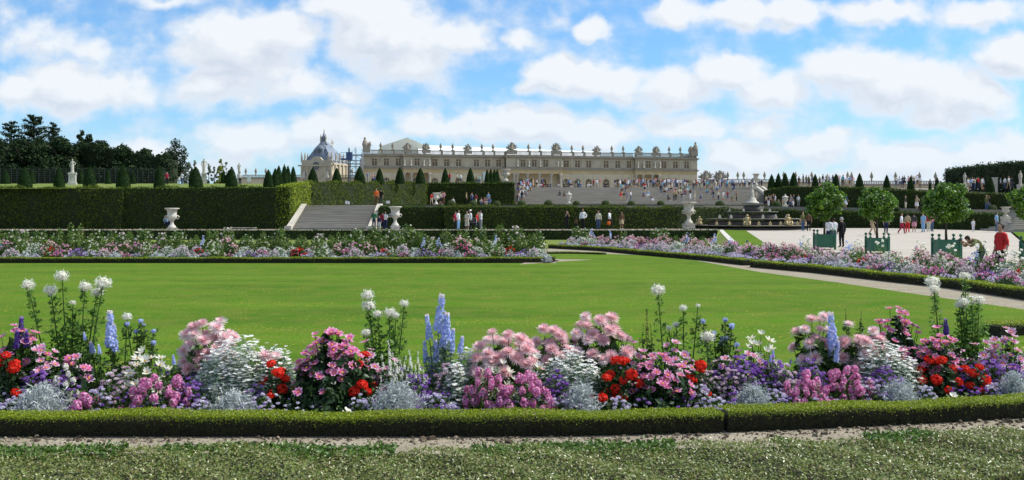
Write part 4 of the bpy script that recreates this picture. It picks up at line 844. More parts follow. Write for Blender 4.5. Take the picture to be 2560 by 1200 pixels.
for px, t in ((1776,0),(1801,0),(1865,0),(1892,0),(1918,0),(1966,0),(1990,0),(1786,1),(1808,1),(1880,1),(1912,1),(1944,1)):
    rr = (128 if not t else 106)*k_; a = (px-1880)*k_*(1 if not t else .98); y = -math.sqrt(max(.1, rr*rr-a*a)); squat('frog', .36, 'gold' if not t else 'stone_old', px, ft, (a, y, zf(562) if not t else zf(546)), 0)
for px in (1822,1848,1890,1912):
    rr = 56*k_; a = (px-1880)*k_; squat('frog', .28, 'stone_old', px, ft, (a, -math.sqrt(max(.1, rr*rr-a*a)), zf(529)), 0)

# ------------------------------------------------------------------ orange trees in boxes
def tub(px, ybase, w_px, ytop, crown, d, label, seed=0, clip=None):
    b = P(px, ybase, d); s = w_px*d/FPX; h = (ybase-ytop)*d/FPX; t = empty('planter_box', (b.x, d, zpl(b.x,d)), rz=-.1)
    tag(t, label+' box', 'planter', 'green wooden tree boxes on the plaza'); z0 = zpl(b.x, d); h = 2+(HOR-ytop)*d/FPX-z0
    e = s/2/1.2; mb = MB()
    for s_ in (-1,1): mb.box(-e+.06,e-.06,s_*e-(.05 if s_ > 0 else 0),s_*e+(0 if s_ > 0 else .05),.12,h-.06); mb.box(s_*e-(.05 if s_ > 0 else 0),s_*e+(0 if s_ > 0 else .05),-e+.06,e-.06,.12,h-.06)
    mb.build('panel', M['green_box'], t)
    for s_ in (-1,1):
        for zz in (.18, h-.17): MB().box(-e+.05,e-.05,s_*e-.03,s_*e+.03,zz,zz+.09).build('rail', M['green_box'], t); MB().box(s_*e-.03,s_*e+.03,-e+.05,e-.05,zz+.001,zz+.089).build('rail', M['green_box'], t)
    for sx in (-1,1):
        for sy in (-1,1):
            p_ = MB().box(-.055,.055,-.055,.055,0,h+.02).lathe([(.03,h+.02),(.03,h+.08),(.075,h+.12),(.075,h+.17),(.02,h+.22)], 10).build('post', M['green_box'], t); p_.location = (sx*e, sy*e, 0)
    MB().box(-e+.06,e-.06,-e+.06,e-.06,h-.25,h-.14).build('earth', M['soil'], t)
    # tree
    o = empty('orange_tree', (b.x, d, z0+h-.16), rz=seed); tag(o, 'round crowned orange tree growing in '+label.replace('the ', 'the ')+' box', 'tree', 'round orange trees on the plaza')
    cx, cyt, cyb, cw = crown; zt = 2+(HOR-cyt)*d/FPX-(z0+h-.16); zb = 2+(HOR-cyb)*d/FPX-(z0+h-.16); rw = cw*d/FPX/2
    mb = MB(); mb.tube([(0,0,0),(.02,0,zb*.6),(0,0,zb+.4),(0,0,zb+.9)],[.07,.055,.05,.02],8)
    for i in range(7): a = i*2.4; mb.tube([(0,0,zb+.1+.06*i),(math.cos(a)*rw*.6,math.sin(a)*rw*.6,zb+.6+.08*i)],[.03,.012],5)
    mb.build('trunk', M['bark'], o, True); cz = (zt+zb)/2; rv = (zt-zb)/2
    lob = [(0,0,cz,rw*.72,rv*.76)]; r = np.random.default_rng(seed)
    for i in range(24):
        v = r.normal(size=3); v /= np.linalg.norm(v); q = r.uniform(.13,.34); e_ = r.uniform(.66,.98-q*.35); lob.append((v[0]*rw*e_, v[1]*rw*e_, cz+v[2]*rv*e_, rw*q, rv*q))
    p, q = crown_pts(lob, 6500, .45); g = [leaves(p, q, .16, .85)]
    link('crown', np_mesh('crown', g, [M['orange_leaf']]), o)
    p, q = crown_pts(lob, 260, .95); link('blossom', np_mesh('blossom', [leaves(p, q, .07, .5)], [M['white_petal']]), o)['kind'] = 'stuff'
M['white_petal'] = mat_leaf('white_petals', [(.62,.62,.55),(.78,.78,.72),(.85,.85,.82)], .5, .3, .3)
tub(2061, 629, 51, 583, (2061,462,553,94), 56, 'the first green tree', 1)
tub(2193, 636, 53, 592, (2193,466,562,106), 52, 'the second green tree', 2)
tub(2366, 650, 62, 596, (2366,447,568,124), 45.5, 'the third and nearest whole green tree', 3)
tub(2592, 655, 66, 604, (2586,440,572,132), 41, 'the partly cut off green tree', 4)

# ------------------------------------------------------------------ benches, signs
def bench(px0, px1, yb, yt, d, label):
    a = P(px0, yb, d); b = P(px1, yb, d); Lb = b.x-a.x; t = empty('bench', ((a.x+b.x)/2, d, a.z)); tag(t, label, 'bench'); h = (yb-yt)*d/FPX
    MB().box(-Lb/2,Lb/2,-.22,.22,h-.07,h).build('seat', M['stone_old'], t)
    for s in (-.85,0,.85): l = MB().box(-.07,.07,-.18,.18,0,h-.07).build('leg', M['stone_old'], t); l.location.x = s*Lb/2
bench(578, 640, 580, 568.5, 90, 'long thin stone bench in front of the tall dark hedge')
def sign(px, yt, yb, d, wpx, label, post=True, zb=None):
    b = P(px, yb, d); t = P(px, yt, d); w = wpx*d/FPX/2; s = empty('sign', b); tag(s, label, 'sign'); h = t.z-b.z
    MB().box(-w,w,-.03,.03,h*.35,h).build('panel', M['white_paint'], s)
    for x in (-.8,.8): MB().box(x*w-.025,x*w+.025,-.02,.02,-.2,h*.35).build('leg', M['iron'], s)
sign(866, 502, 515, 98.3, 5, 'narrow white sign standing at the top of the left stairs')
sign(872, 503, 515, 98.6, 4, 'second thin white sign beside the first at the top of the left stairs')
sign(970, 502, 512, 101, 9, 'small pale sign panel behind the box ball on the middle terrace')
sign(1212, 430, 462, 160, 10, 'white information panel behind the row of cone yews')
sign(622, 441, 462, 150, 8, 'small white panel on the upper lawn right of the third statue')
# ------------------------------------------------------------------ people
def mat_plain(name, col, rough=.8, spec=.2):
    m, t, b = newmat(name); oi = t.nodes.new('ShaderNodeObjectInfo'); nz = t.nodes.new('ShaderNodeTexNoise'); nz.inputs['Scale'].default_value = 9
    tc_ = t.nodes.new('ShaderNodeTexCoord'); t.links.new(tc_.outputs['Object'], nz.inputs['Vector'])
    c = [tuple(min(1, v*k) for v in col) for k in (.8, 1.12)]; t.links.new(ramp(t, c, nz.outputs['Fac']), b.inputs['Base Color'])
    b.inputs['Roughness'].default_value = rough; b.inputs['Specular IOR Level'].default_value = spec; return m
CLO = dict(white=(.75,.75,.76), cream=(.62,.57,.44), red=(.55,.03,.03), crimson=(.33,.02,.05), pink=(.62,.26,.33), orange=(.70,.15,.03), blue=(.07,.14,.38), sky_blue=(.25,.42,.62), navy=(.018,.025,.07), black=(.012,.012,.014),
    green=(.03,.13,.06), olive=(.13,.14,.05), brown=(.13,.075,.04), tan=(.42,.32,.2), grey=(.28,.28,.29), turquoise=(.12,.42,.5), purple=(.13,.06,.2), dark_grey=(.05,.05,.055), denim=(.07,.11,.2))
CM_ = {k: mat_plain(k+'_cloth', v) for k, v in CLO.items()}
SK = [mat_plain('skin_fair', (.50,.30,.21), .6), mat_plain('skin_tan', (.36,.20,.13), .6), mat_plain('skin_brown', (.15,.08,.05), .6)]
HR = [mat_plain('dark_hair', (.02,.014,.01), .6), mat_plain('brown_hair', (.09,.05,.025), .6), mat_plain('fair_hair', (.34,.24,.12), .6), mat_plain('grey_hair', (.4,.39,.37), .6)]
STONE_M = M['stone']
def skin_mesh(name, J, E, sub):
    me = bpy.data.meshes.new('tmp'); names = list(J); me.from_pydata([J[k][0] for k in names], [(names.index(a), names.index(b)) for a, b in E], [])
    o = bpy.data.objects.new('tmp', me); COL.objects.link(o); md = o.modifiers.new('s', 'SKIN'); md.use_smooth_shade = True
    for i, k in enumerate(names):
        r = J[k][1]; r = r if isinstance(r, tuple) else (r, r); sv = me.skin_vertices[0].data[i]; sv.radius = r; sv.use_root = (i == 0)
    if sub: s2 = o.modifiers.new('u', 'SUBSURF'); s2.levels = sub; s2.render_levels = sub
    dg = bpy.context.evaluated_depsgraph_get(); ev = o.evaluated_get(dg); m2 = bpy.data.meshes.new_from_object(ev); m2.name = name
    bpy.data.objects.remove(o); bpy.data.meshes.remove(me); return m2
def joints(pose='stand', fingers=False):
    """figure facing -Y, about 1.73 m"""
    J = dict(pelvis=((0,0,.95),(.145,.11)), waist=((0,0,1.10),(.122,.095)), chest=((0,.01,1.30),(.148,.108)), collar=((0,.01,1.43),(.09,.07)), neck=((0,.005,1.50),.055), jaw=((0,-.02,1.565),(.062,.072)), face=((0,-.015,1.635),(.078,.095)), skull=((0,0,1.70),(.080,.098)), crown=((0,.008,1.755),(.052,.064)))
    arm = lambda s, e, w: {('sh',s):((s*.165,.01,1.415),.054), ('el',s):(e,.043), ('wr',s):(w,.028)}
    def leg(s, k, a, t): return {('hp',s):((s*.085,0,.89),.088), ('kn',s):(k,.058), ('an',s):(a,.040), ('to',s):(t,.034)}
    L_ = lambda **k: None
    A = {1:((.225,.03,1.14),(.245,-.03,.90)), -1:((-.225,.03,1.14),(-.245,-.03,.90))}
    K = {s:((s*.10,-.01,.50),(s*.10,.02,.09),(s*.125,-.13,.04)) for s in (-1,1)}
    if pose == 'walk':
        K[1] = ((.10,-.17,.52),(.10,-.22,.10),(.11,-.37,.06)); K[-1] = ((-.10,.05,.49),(-.10,.28,.14),(-.11,.17,.035)); A[1] = ((.22,.12,1.15),(.22,.14,.92)); A[-1] = ((-.22,-.06,1.14),(-.21,-.24,.98))
    if pose == 'camera': A = {s:((s*.23,-.10,1.20),(s*.07,-.22,1.50)) for s in (-1,1)}
    if pose == 'hips': A = {1:((.33,.08,1.18),(.19,-.04,.99)), -1:((-.225,.03,1.14),(-.245,-.03,.90))}
    if pose == 'bag': A[1] = ((.23,-.02,1.16),(.13,-.22,1.10))
    if pose == 'sit':
        for k in ('pelvis','waist','chest','collar','neck','jaw','face','skull','crown'):
            (x,y,z), r = J[k]; J[k] = ((x, y+(z-.95)*-.18, z-.80), r)
        K = {s:((s*.13,-.42,.36),(s*.12,-.50,-.06),(s*.13,-.63,-.10)) for s in (-1,1)}
        A = {s:((s*.25,-.10,.38),(s*.14,-.33,.34)) for s in (-1,1)}
        arm = lambda s, e, w: {('sh',s):((s*.175,-.07,.615),.060), ('el',s):(e,.043), ('wr',s):(w,.028)}
        leg = lambda s, k, a, t: {('hp',s):((s*.09,-.05,.11),.09), ('kn',s):(k,.06), ('an',s):(a,.042), ('to',s):(t,.036)}
    if pose == 'bend':
        J = dict(pelvis=((0,.12,.93),(.155,.125)), waist=((0,.02,1.05),(.135,.105)), chest=((0,-.16,1.16),(.165,.12)), collar=((0,-.28,1.20),(.10,.075)), neck=((0,-.35,1.23),.055), jaw=((0,-.425,1.235),(.062,.072)), face=((0,-.485,1.275),(.078,.095)), skull=((0,-.53,1.325),(.080,.098)), crown=((0,-.565,1.37),(.052,.064)))
        arm = lambda s, e, w: {('sh',s):((s*.175,-.26,1.17),.060), ('el',s):(e,.043), ('wr',s):(w,.028)}
        A = {s:((s*.20,-.48,1.02),(s*.07,-.70,1.17)) for s in (-1,1)}
        leg = lambda s, k, a, t: {('hp',s):((s*.09,.10,.87),.092), ('kn',s):((s*.13,-.06,.49),.06), ('an',s):(a,.042), ('to',s):(t,.036)}
    E = [('pelvis','waist'),('waist','chest'),('chest','collar'),('collar','neck'),('neck','jaw'),('jaw','face'),('face','skull'),('skull','crown')]
    if fingers and pose != 'bend': J['nose'] = ((0,-.125,1.625),.013); J['earl'] = ((-.096,.0,1.63),(.012,.022)); J['earr'] = ((.096,.0,1.63),(.012,.022)); E += [('face','nose'),('face','earl'),('face','earr')]
    for s in (-1,1):
        J.update(arm(s, *A[s])); J.update(leg(s, *K[s])); E += [('collar',('sh',s)),(('sh',s),('el',s)),(('el',s),('wr',s)),('pelvis',('hp',s)),(('hp',s),('kn',s)),(('kn',s),('an',s)),(('an',s),('to',s))]
        e = np.array(A[s][0]); w = np.array(A[s][1]); d = (w-e)/np.linalg.norm(w-e); pm = w+d*.075; J[('pa',s)] = (tuple(pm), (.036,.020)); E.append((('wr',s),('pa',s)))
        if fingers:
            side = np.cross(d, [s*1.,0,0]); side = side/np.linalg.norm(side); curl = np.array([-s*.4,-.25,-.1])
            for i, l in enumerate((.052,.062,.056,.042)):
                b_ = pm+side*(i-1.5)*.019+d*.02; m_ = b_+d*l*.6+curl*.012; t_ = m_+d*l*.35+curl*.03
                for nm, q, r in (('a',b_,.0095),('b',m_,.0085),('c',t_,.0075)): J[(nm,s,i)] = (tuple(q), r)
                E += [(('pa',s),('a',s,i)),(('a',s,i),('b',s,i)),(('b',s,i),('c',s,i))]
            th = w+d*.03-side*.035; J[('t1',s)] = (tuple(th),.010); J[('t2',s)] = (tuple(th+d*.035-side*.014),.009); E += [(('wr',s),('t1',s)),(('t1',s),('t2',s))]
        else: J[('fi',s)] = (tuple(w+d*.15), (.026,.014)); E.append((('pa',s),('fi',s)))
    return J, E
def classify(me, J, E):
    seg = []; cls = {'pelvis':'hipc','waist':'torso','chest':'torso','collar':'torso','neck':'neck','jaw':'head','skull':'head','face':'head','crown':'head','nose':'head','earl':'head','earr':'head'}
    for a, b in E:
        if isinstance(b, tuple): c = {'sh':'torso','el':'uarm','wr':'farm','hp':'hipc','kn':'thigh','an':'calf','to':'foot'}.get(b[0], 'hand')
        else: c = cls[b]
        pa, pb = np.array(J[a][0]), np.array(J[b][0]); r = J[b][1]; r = max(r) if isinstance(r, tuple) else r; seg.append((pa, pb, r, c))
    n = len(me.polygons); co = np.array([p.center for p in me.polygons]); no = np.array([p.normal for p in me.polygons]); best = np.full(n, 9.); out = np.array(['torso']*n, dtype=object)
    for pa, pb, r, c in seg:
        ab = pb-pa; t = np.clip(((co-pa)@ab)/max(1e-9,ab@ab), 0, 1); d = np.linalg.norm(co-(pa+t[:,None]*ab), axis=1)/ (r+.03); k = d < best; best[k] = d[k]; out[k] = c
    return out, co, no
BODY = {}
def body(pose, sub=1, fingers=False, sleeves='short', legs='long'):
    key = (pose, sub, fingers, sleeves, legs)
    if key in BODY: return BODY[key]
    J, E = joints(pose, fingers); me = skin_mesh('person', J, E, sub); c, co, no = classify(me, J, E)
    sk = np.array(J['skull'][0]); jw = np.array(J['jaw'][0]); up = (sk-jw)/np.linalg.norm(sk-jw); rel = co-sk; h = rel@up; fv = np.array([0,-1.,0]) if pose != 'bend' else np.array([0,-.66,-.75]); ff = rel@fv
    hair = (c == 'head') & ((h > .012) | ((ff < .03) & (h > -.10))) & ~((ff > .06) & (h < .03))
    top = np.isin(c, ['torso','uarm','hipc'] + (['farm'] if sleeves == 'long' else []))
    kn = J[('kn',1)][0][2]; hipz = J['pelvis'][0][2]
    bot = np.isin(c, ['thigh','calf'] if legs == 'long' else ['thigh']) | ((np.isin(c, ['hipc','torso'])) & (co[:,2] < hipz+.015 if pose != 'bend' else co[:,1] > .05))
    top &= ~bot; foot = c == 'foot'
    mi = np.zeros(len(c), np.int32); mi[top] = 1; mi[bot] = 2; mi[hair] = 3; mi[foot] = 4
    me.materials.clear()
    for m in (SK[0], CM_['white'], CM_['denim'], HR[0], CM_['black']): me.materials.append(m)
    me.polygons.foreach_set('material_index', mi); me.polygons.foreach_set('use_smooth', np.ones(len(c), bool))
    def shell(mask, off, name):
        vn = np.zeros(len(me.vertices)*3); me.vertices.foreach_get('normal', vn); vn = vn.reshape(-1,3); vc = np.zeros(len(me.vertices)*3); me.vertices.foreach_get('co', vc); vc = vc.reshape(-1,3)
        idx = np.where(mask)[0]; used = sorted({v for i in idx for v in me.polygons[i].vertices}); mp = {v: i for i, v in enumerate(used)}
        m = bpy.data.meshes.new(name); nz_ = off+.006*np.sin(vc[used][:,2:3]*37+vc[used][:,0:1]*23); m.from_pydata((vc[used]+vn[used]*nz_).tolist(), [], [[mp[v] for v in me.polygons[i].vertices] for i in idx]); m.polygons.foreach_set('use_smooth', np.ones(len(m.polygons), bool)); return m
    BODY[key] = (me, shell(top, .018, 'shirt'), shell(bot, .014, 'trousers'), shell(hair, .014, 'hair')); return BODY[key]
SKIRT = {}
def skirt_mesh(long=False):
    if long not in SKIRT:
        l = .62 if long else .42; a = np.arange(24)*math.pi/12; prof = [(.135,1.02),(.175,.93),(.20,.80),(.23,.98-l)]
        V_ = np.array([[r*math.cos(t)*(1+.05*math.sin(t*7)*(i/3)), r*.75*math.sin(t)*(1+.05*math.sin(t*7)*(i/3)), z] for i, (r, z) in enumerate(prof) for t in a]); F_ = np.array([[i*24+j, i*24+(j+1)%24, (i+1)*24+(j+1)%24, (i+1)*24+j] for i in range(3) for j in range(24)])
        SKIRT[long] = np_mesh('skirt', [(V_, F_, 0, None)], [CM_['white']], True)
    return SKIRT[long]
def setm(o, slot, m): o.material_slots[slot].link = 'OBJECT'; o.material_slots[slot].material = m
NP = [0]
def person(loc, h, rz, pose, top, bot, label, near=False, skin=0, hair=0, sleeves='short', legs='long', skirt=None, group=None, hat=None, bag=None, fingers=False):
    me, sh, tr, hr = body(pose, 2 if near else 1, fingers, sleeves, legs); NP[0] += 1
    o = link('person', me); o.location = loc; o.rotation_euler = (0,0,rz); o.scale = (h/1.79,)*3
    setm(o, 0, SK[skin]); setm(o, 3, HR[hair]); setm(o, 4, CM_[['black','brown','white'][NP[0]%3]])
    if near:
        setm(o, 1, SK[skin]); setm(o, 2, SK[skin])
        for nm, ms, mt in (('shirt', sh, CM_[top]), ('trousers', tr, CM_[bot]), ('hair', hr, HR[hair])):
            if nm == 'trousers' and skirt: continue
            if not ms.materials: ms.materials.append(mt)
            c = link(nm, ms, o); setm(c, 0, mt)
    else: setm(o, 1, CM_[top]); setm(o, 2, SK[skin] if skirt else CM_[bot])
    if skirt: c = link('skirt', skirt_mesh(skirt == 'long'), o); setm(c, 0, CM_[bot])
    if hat: c = MB().lathe([(.15,0),(.14,.01),(.105,.015),(.10,.07),(.05,.11)],12).build('hat', CM_[hat], o, True); c.location = (0,-.005,1.715) if pose != 'sit' else (0,-.13,.915)
    tag(o, label, 'person', group)
    if fingers and pose != 'bend':
        for s_ in (-1,1):
            e_ = MB().lathe([(.002,-.011),(.009,-.006),(.011,0),(.009,.006),(.002,.011)],10).build('eye', M['iron'], o, True); e_.location = (s_*.032,-.100,1.655)
    
    if bag:
        kind, colr = bag; bm = MB().lathe([(.10,0),(.15,.03),(.14,.22),(.09,.30)],10).tube([(-.09,0,.28),(0,0,.48),(.09,0,.28)],.012,5); b_ = bm.build(kind, CM_[colr], None, True); v = Matrix.Rotation(rz,3,'Z') @ Vector((-.26,-.04,.42)); b_.location = Vector(loc)+v*(h/1.73); b_.scale = (h/1.73, .5, h/1.73); tag(b_, colr.replace('_',' ')+' bag carried by the person walking before the low hedge', 'bag') 
    return o
# nearer people: px, feet py, distance, height m, facing, pose, top, bottom, label, extras.  z comes from the ground they stand on
def at_z(px, d, z): return (((px-1280)*d/FPX), d, z)
GB = .8; q = dict(near=True)
person(at_z(2502,29.5,0.02), 1.80, R(-75), 'stand', 'red', 'black', 'person in a red shirt with dark hair at the right behind the flowers', fingers=True, **q)
ph = person(at_z(2449,34.5,0.02), 1.66, R(-80), 'bend', 'olive', 'navy', 'person bending forward to photograph the flowers at right', fingers=True, skin=1, **q)
c_ = MB().box(-.06,.06,-.03,.03,-.035,.04).lathe([(.026,0),(.024,.03)],12).build('camera', M['iron']); fwd = Matrix.Rotation(R(-80),3,'Z') @ Vector((0,-.80,1.19)); c_.location = Vector(at_z(2449,34.5,0.02))+fwd*.96; c_.rotation_euler = (0,0,R(-80)); tag(c_, 'small dark camera held out by the bending person at right', 'camera')
person(at_z(2104,58,.16), 1.80, R(200), 'stand', 'black', 'black', 'person all in black standing beside the first tree box', hair=3, sleeves='long', fingers=True, **q)
person(at_z(2072,60,.19), 1.72, R(150), 'stand', 'white', 'navy', 'left one of two people in white shirts behind the first tree box', skin=2, **q)
person(at_z(2085,61,.2), 1.70, R(190), 'bag', 'white', 'denim', 'right one of two people in white shirts behind the first tree box', skin=1, **q)
person(at_z(2181,77,.49), 1.75, R(70), 'walk', 'tan', 'tan', 'person in tan trousers walking behind the second orange tree trunk', **q)
person(at_z(2215,80,.54), 1.75, R(10), 'stand', 'green', 'navy', 'person in dark trousers standing right of the second orange tree trunk', **q)
person(at_z(2007,87,.67), 1.75, R(30), 'stand', 'olive', 'denim', 'person in an olive shirt and jeans right of the fountain', **q)
person(at_z(2022,87,.67), 1.72, R(-20), 'stand', 'brown', 'black', 'person in brown and black beside the one in the olive shirt', skin=1, **q)
for i, (px, d, h, rz, po, t, b, sk_, lb, hr) in enumerate((
 (2254,80,1.72,60,'walk','white','crimson',None,'person in a white top and crimson trousers walking on the plaza',1),
 (2269,82,1.68,160,'walk','tan','red',None,'person in a tan top and red trousers at the far edge of the plaza',0),
 (2285,85,1.60,170,'bag','dark_grey','pink','short','person in a grey top and pale pink skirt on the plaza',0),
 (2308,84,1.70,-60,'stand','sky_blue','sky_blue',None,'person dressed in pale blue left of the third orange tree',2),
 (2321,85,1.68,120,'stand','crimson','cream',None,'person in a crimson top and cream trousers near the third orange tree',1),
 (2330,86,1.6,30,'bag','pink','denim',None,'person in a pink top and jeans hidden partly by the third orange tree',0),
 (2433,86,1.1,0,'stand','white','white',None,'small child dressed in white before the dark hedge at right',1),
 (2492,84,1.74,40,'stand','sky_blue','denim',None,'person in a pale blue shirt at the foot of the small stairs at right',0))):
    person(at_z(px,d,zpl(0,d)), h, R(rz), po, t, b, lb, hair=hr, skirt=sk_, near=True)
for i, (px, d, z, h, rz, po, t, b, lb, kw) in enumerate((
 (1417,87,GB,1.68,20,'camera','black','black','person all in black with raised hands left of the white shirted man',{}),
 (1440,88,GB,1.05,-30,'stand','brown','black','small child in brown walking behind the tall white shirted person',{}),
 (1457,86,GB,1.86,5,'hips','white','black','tall person in a loose white shirt and black trousers before the low hedge',dict(sleeves='long',hair=1)),
 (1496,87,GB,1.72,-10,'stand','cream','denim','person in a cream jacket and jeans before the low hedge',dict(sleeves='long')),
 (1524,87,GB,1.76,60,'walk','white','black','person in a white and blue shirt walking with an orange bag',dict(bag=('bag','orange'))),
 (1554,88,GB,1.62,15,'stand','brown','tan','person in a brown top and patterned tan skirt before the low hedge',dict(skirt='short')),
 (1146,84.5,GB,1.72,60,'stand','white','sky_blue','person in a pale lilac shirt and light jeans left of the small group',dict(hair=0)),
 (1138,86,GB,1.6,60,'stand','crimson','black','person in crimson standing behind the lilac shirted one',{}),
 (1168,85.5,GB,1.66,-20,'bag','cream','cream','person in cream clothes in the middle of the small group',dict(skirt='long')),
 (1176,85,GB,1.72,-70,'stand','white','black','person in a white cap and white shirt in the middle of the small group',dict(hat='white',sleeves='long')),
 (1193,86,GB,1.55,70,'stand','red','black','person in a red top leaning beside a person in pale clothes',{}),
 (1202,85,GB,1.7,-60,'camera','white','grey','person in pale clothes at the right of the small group',{}),
 (935,86.5,GB,1.72,0,'stand','green','navy','person in a green shirt and dark jeans at the foot of the left stairs',{}),
 (948,87,GB,1.25,0,'stand','navy','white','child in navy and white right of the green shirted person',{}),
 (957,87.5,GB,1.6,180,'stand','crimson','navy','person in a crimson top at the foot of the left stairs',{}),
 (964,87.4,GB,1.62,-20,'bag','white','navy','person in a white top nearest the second urn',{}),
 (941,98.5,3.05,1.72,0,'stand','orange','brown','person in a bright orange shirt at the top of the left stairs',{}),
 (952,99,3.05,1.7,180,'bag','black','dark_grey','person in black beside the orange shirted one at the stair top',{}),
 )): person(at_z(px,d,z), h, R(rz), po, t, b, lb, near=True, skin=[0,2,1][i%3] if i < 6 else 0, **kw)
person(at_z(415,89.6,GB+.38), 1.7, R(40), 'sit', 'sky_blue', 'navy', 'person in pale blue sitting low beside the left white urn', near=True)
person(at_z(417,128,zD(0,128)), 1.72, R(30), 'stand', 'crimson', 'black', 'person in crimson and black on the upper lawn at left', near=True)
person(at_z(455,126,zD(0,126)), 1.70, R(-30), 'bag', 'white', 'denim', 'person in white and jeans on the upper lawn at left', near=True)
person(at_z(448,127,zD(0,127)), 1.15, R(10), 'stand', 'white', 'sky_blue', 'small child in white on the upper lawn at left', near=True)
person(at_z(600,120,zD(0,120)), 1.72, R(10), 'bag', 'white', 'black', 'person in white and black behind the seventh cone yew', near=True)
# stroller beside the small group
st = empty('stroller', at_z(1184,84.8,GB)); tag(st, 'dark baby stroller in the small group on the terrace walk', 'stroller')
sm = MB(); sm.add((np.array([(-.2,-.3,.45),(.2,-.3,.45),(.2,.25,.5),(-.2,.25,.5),(-.22,-.35,.6),(.22,-.35,.6),(.22,.4,.95),(-.22,.4,.95)],float), BOXF)); sm.build('seat', CM_['black'], st)
MB().tube([(-.22,.2,.5),(-.22,.7,1.05),(.22,.7,1.05),(.22,.2,.5)],.018,5).tube([(-.22,.4,.5),(-.2,-.4,.15)],.018,5).tube([(.22,.4,.5),(.2,-.4,.15)],.018,5).build('frame', M['steel'], st)
for x in (-.22,.22):
    for y in (-.4,.4): w_ = MB().add(lathe_geo([(.10,-.02),(.12,0),(.10,.02)],14)).build('wheel', M['iron'], st, True); w_.location = (x,y,.12); w_.rotation_euler = (0,R(90),0)
# the crowd: zones with explicit spots (px, distance, z)
def zst(d): return lerp(3.6, 7.0, min(1, max(0, (d-146)/29)))
CR = random.Random(4)
TOPS = ['white','white','white','white','cream','cream','red','crimson','pink','blue','sky_blue','sky_blue','navy','black','black','brown','grey','grey','turquoise','white','tan','olive','dark_grey','dark_grey','denim']
BOTS = ['denim','navy','black','cream','tan','white','dark_grey','brown','denim','grey']
def crowd(zone, where, spots, sit=0.0, sc=1.0):
    spots = sorted(spots, key=lambda s: s[0]); cnt = {}; rec = []
    for px, d, z in spots:
        t = CR.choice(TOPS); s_ = CR.random() < sit; sk = (not s_) and CR.random() < .18; b = CR.choice(BOTS); key = (t, s_); cnt[key] = cnt.get(key, 0)+1; rec.append((px, d, z, t, b, s_, sk, cnt[key]))
    for px, d, z, t, b, s_, sk, k in rec:
        tot = cnt[(t, s_)]; o_ = '' if tot == 1 else (ORD[k-1]+' from the left of the ')
        w = 'seated' if s_ else 'standing'; l = (f'{w} person in {t.replace("_"," ")} {where}' if tot == 1 else f'{ORD[k-1]} {w} person in {t.replace("_"," ")} from the left {where}')
        po = 'sit' if s_ else CR.choice(['stand','stand','walk','bag','camera','hips']); h = (1.72+CR.uniform(-.12,.1))*sc
        if s_: z += .16
        o = person(at_z(px, d, z), h, R(CR.uniform(-60,60) if s_ else CR.uniform(0,360)), po, t, b, l, skin=CR.choice([0,0,0,1,1,2]), hair=CR.choice([0,0,1,1,2,3]), skirt='short' if sk else None, legs=CR.choice(['long','long','short']), group='visitors crowding the terraces and stairs')
sp = lambda pxs, d, z, jd=1.5: [(p, d+CR.uniform(-jd,jd), z) for p in pxs]
def ssp(lst): return [(p, d, zst(d)) for p, d in lst]
def fr_(a, b, n, j=2.5): return [a+(b-a)*(i+.5)/n+CR.uniform(-j,j) for i in range(n)]
crowd('a', 'on the stair top before the palace', sp([1342,1356,1420,1424,1492,1500,1538,1560,1569]+fr_(1560,1700,30), 177, 7.0, 1.8) )
crowd('b', 'below the right end of the palace', sp(fr_(1600,1745,28)+fr_(1690,1760,8), 179, 7.0, 2))
crowd('c', 'on the top step', [(p, 174.2, 6.8) for p in (1345,1352,1358,1362,1369,1377,1396,1401,1408,1412,1428,1433,1440,1446,1452,1471,1477,1484,1515,1555,1591,1611,1680,1722,1735)], sit=.85)
crowd('d', 'packed at the left of the stairs', ssp([(CR.uniform(1292,1292+10+34*(d-146)/29), d) for d in np.linspace(147,175.5,44)]))
crowd('e', 'queueing on the middle of the stairs', ssp([(1552,150),(1560,151),(1568,150),(1577,152),(1555,158),(1563,160),(1553,165),(1566,167),(1558,170),(1570,171),(1550,172),(1575,173),(1562,174)]))
crowd('f', 'on the right half of the stairs', ssp([(1628,151),(1612,161),(1656,169),(1652,162),(1661,160),(1672,163),(1684,159),(1669,152),(1685,151),(1690,152),(1703,166),(1712,164),(1752,158),(1704,155),(1726,154),(1737,153),(1752,150),(1780,160),(1776,162),(1784,153),(1796,152),(1808,152),(1819,151),(1829,150),(1841,151),(1835,166),(1832,168),(1800,166),(1790,171),(1768,170),(1818,171),(1760,173)]), sit=.2)
crowd('g', 'resting halfway up the wide stairs', ssp([(p, d) for p, d in ((1610,157),(1622,158),(1665,165),(1678,165),(1688,164),(1697,162),(1714,160),(1705,168),(1722,168),(1733,168),(1766,163),(1774,162),(1792,168),(1800,170),(1385,0),(1400,158),(1409,157))if d]), sit=.97)
crowd('h', 'before the low right wing', sp(fr_(1755,1905,26), 178, 7.0, 3))
crowd('i', 'near the right rounded hedge', [(p, CR.uniform(136,145), zC(38,140)) for p in (1915,1922,1927,1933,1921,1938,1952,1957,1977,1984,1990,1996,2002)])
crowd('j', 'between the right cone yews', [(p, 152+CR.uniform(-4,4), 6.55) for p in fr_(1995,2130,16)+fr_(2060,2140,6)])
crowd('k', 'among the farther right yews', [(p, 140+CR.uniform(-4,4), 6.0) for p in fr_(2235,2305,9)])
crowd('l', 'before the tall clipped wall', [(p, 128+CR.uniform(-3,3), 5.35) for p in (2420,2425,2431,2437,2446,2455,2458,2502,2512,2522,2530)], sc=.95)
crowd('m', 'below the dark square ended hedge', [(p, d, 3.45) for p, d in ((1079,132),(1100,128),(1105,130),(1109,128),(1166,134),(1180,135),(1190,136),(1221,134))])
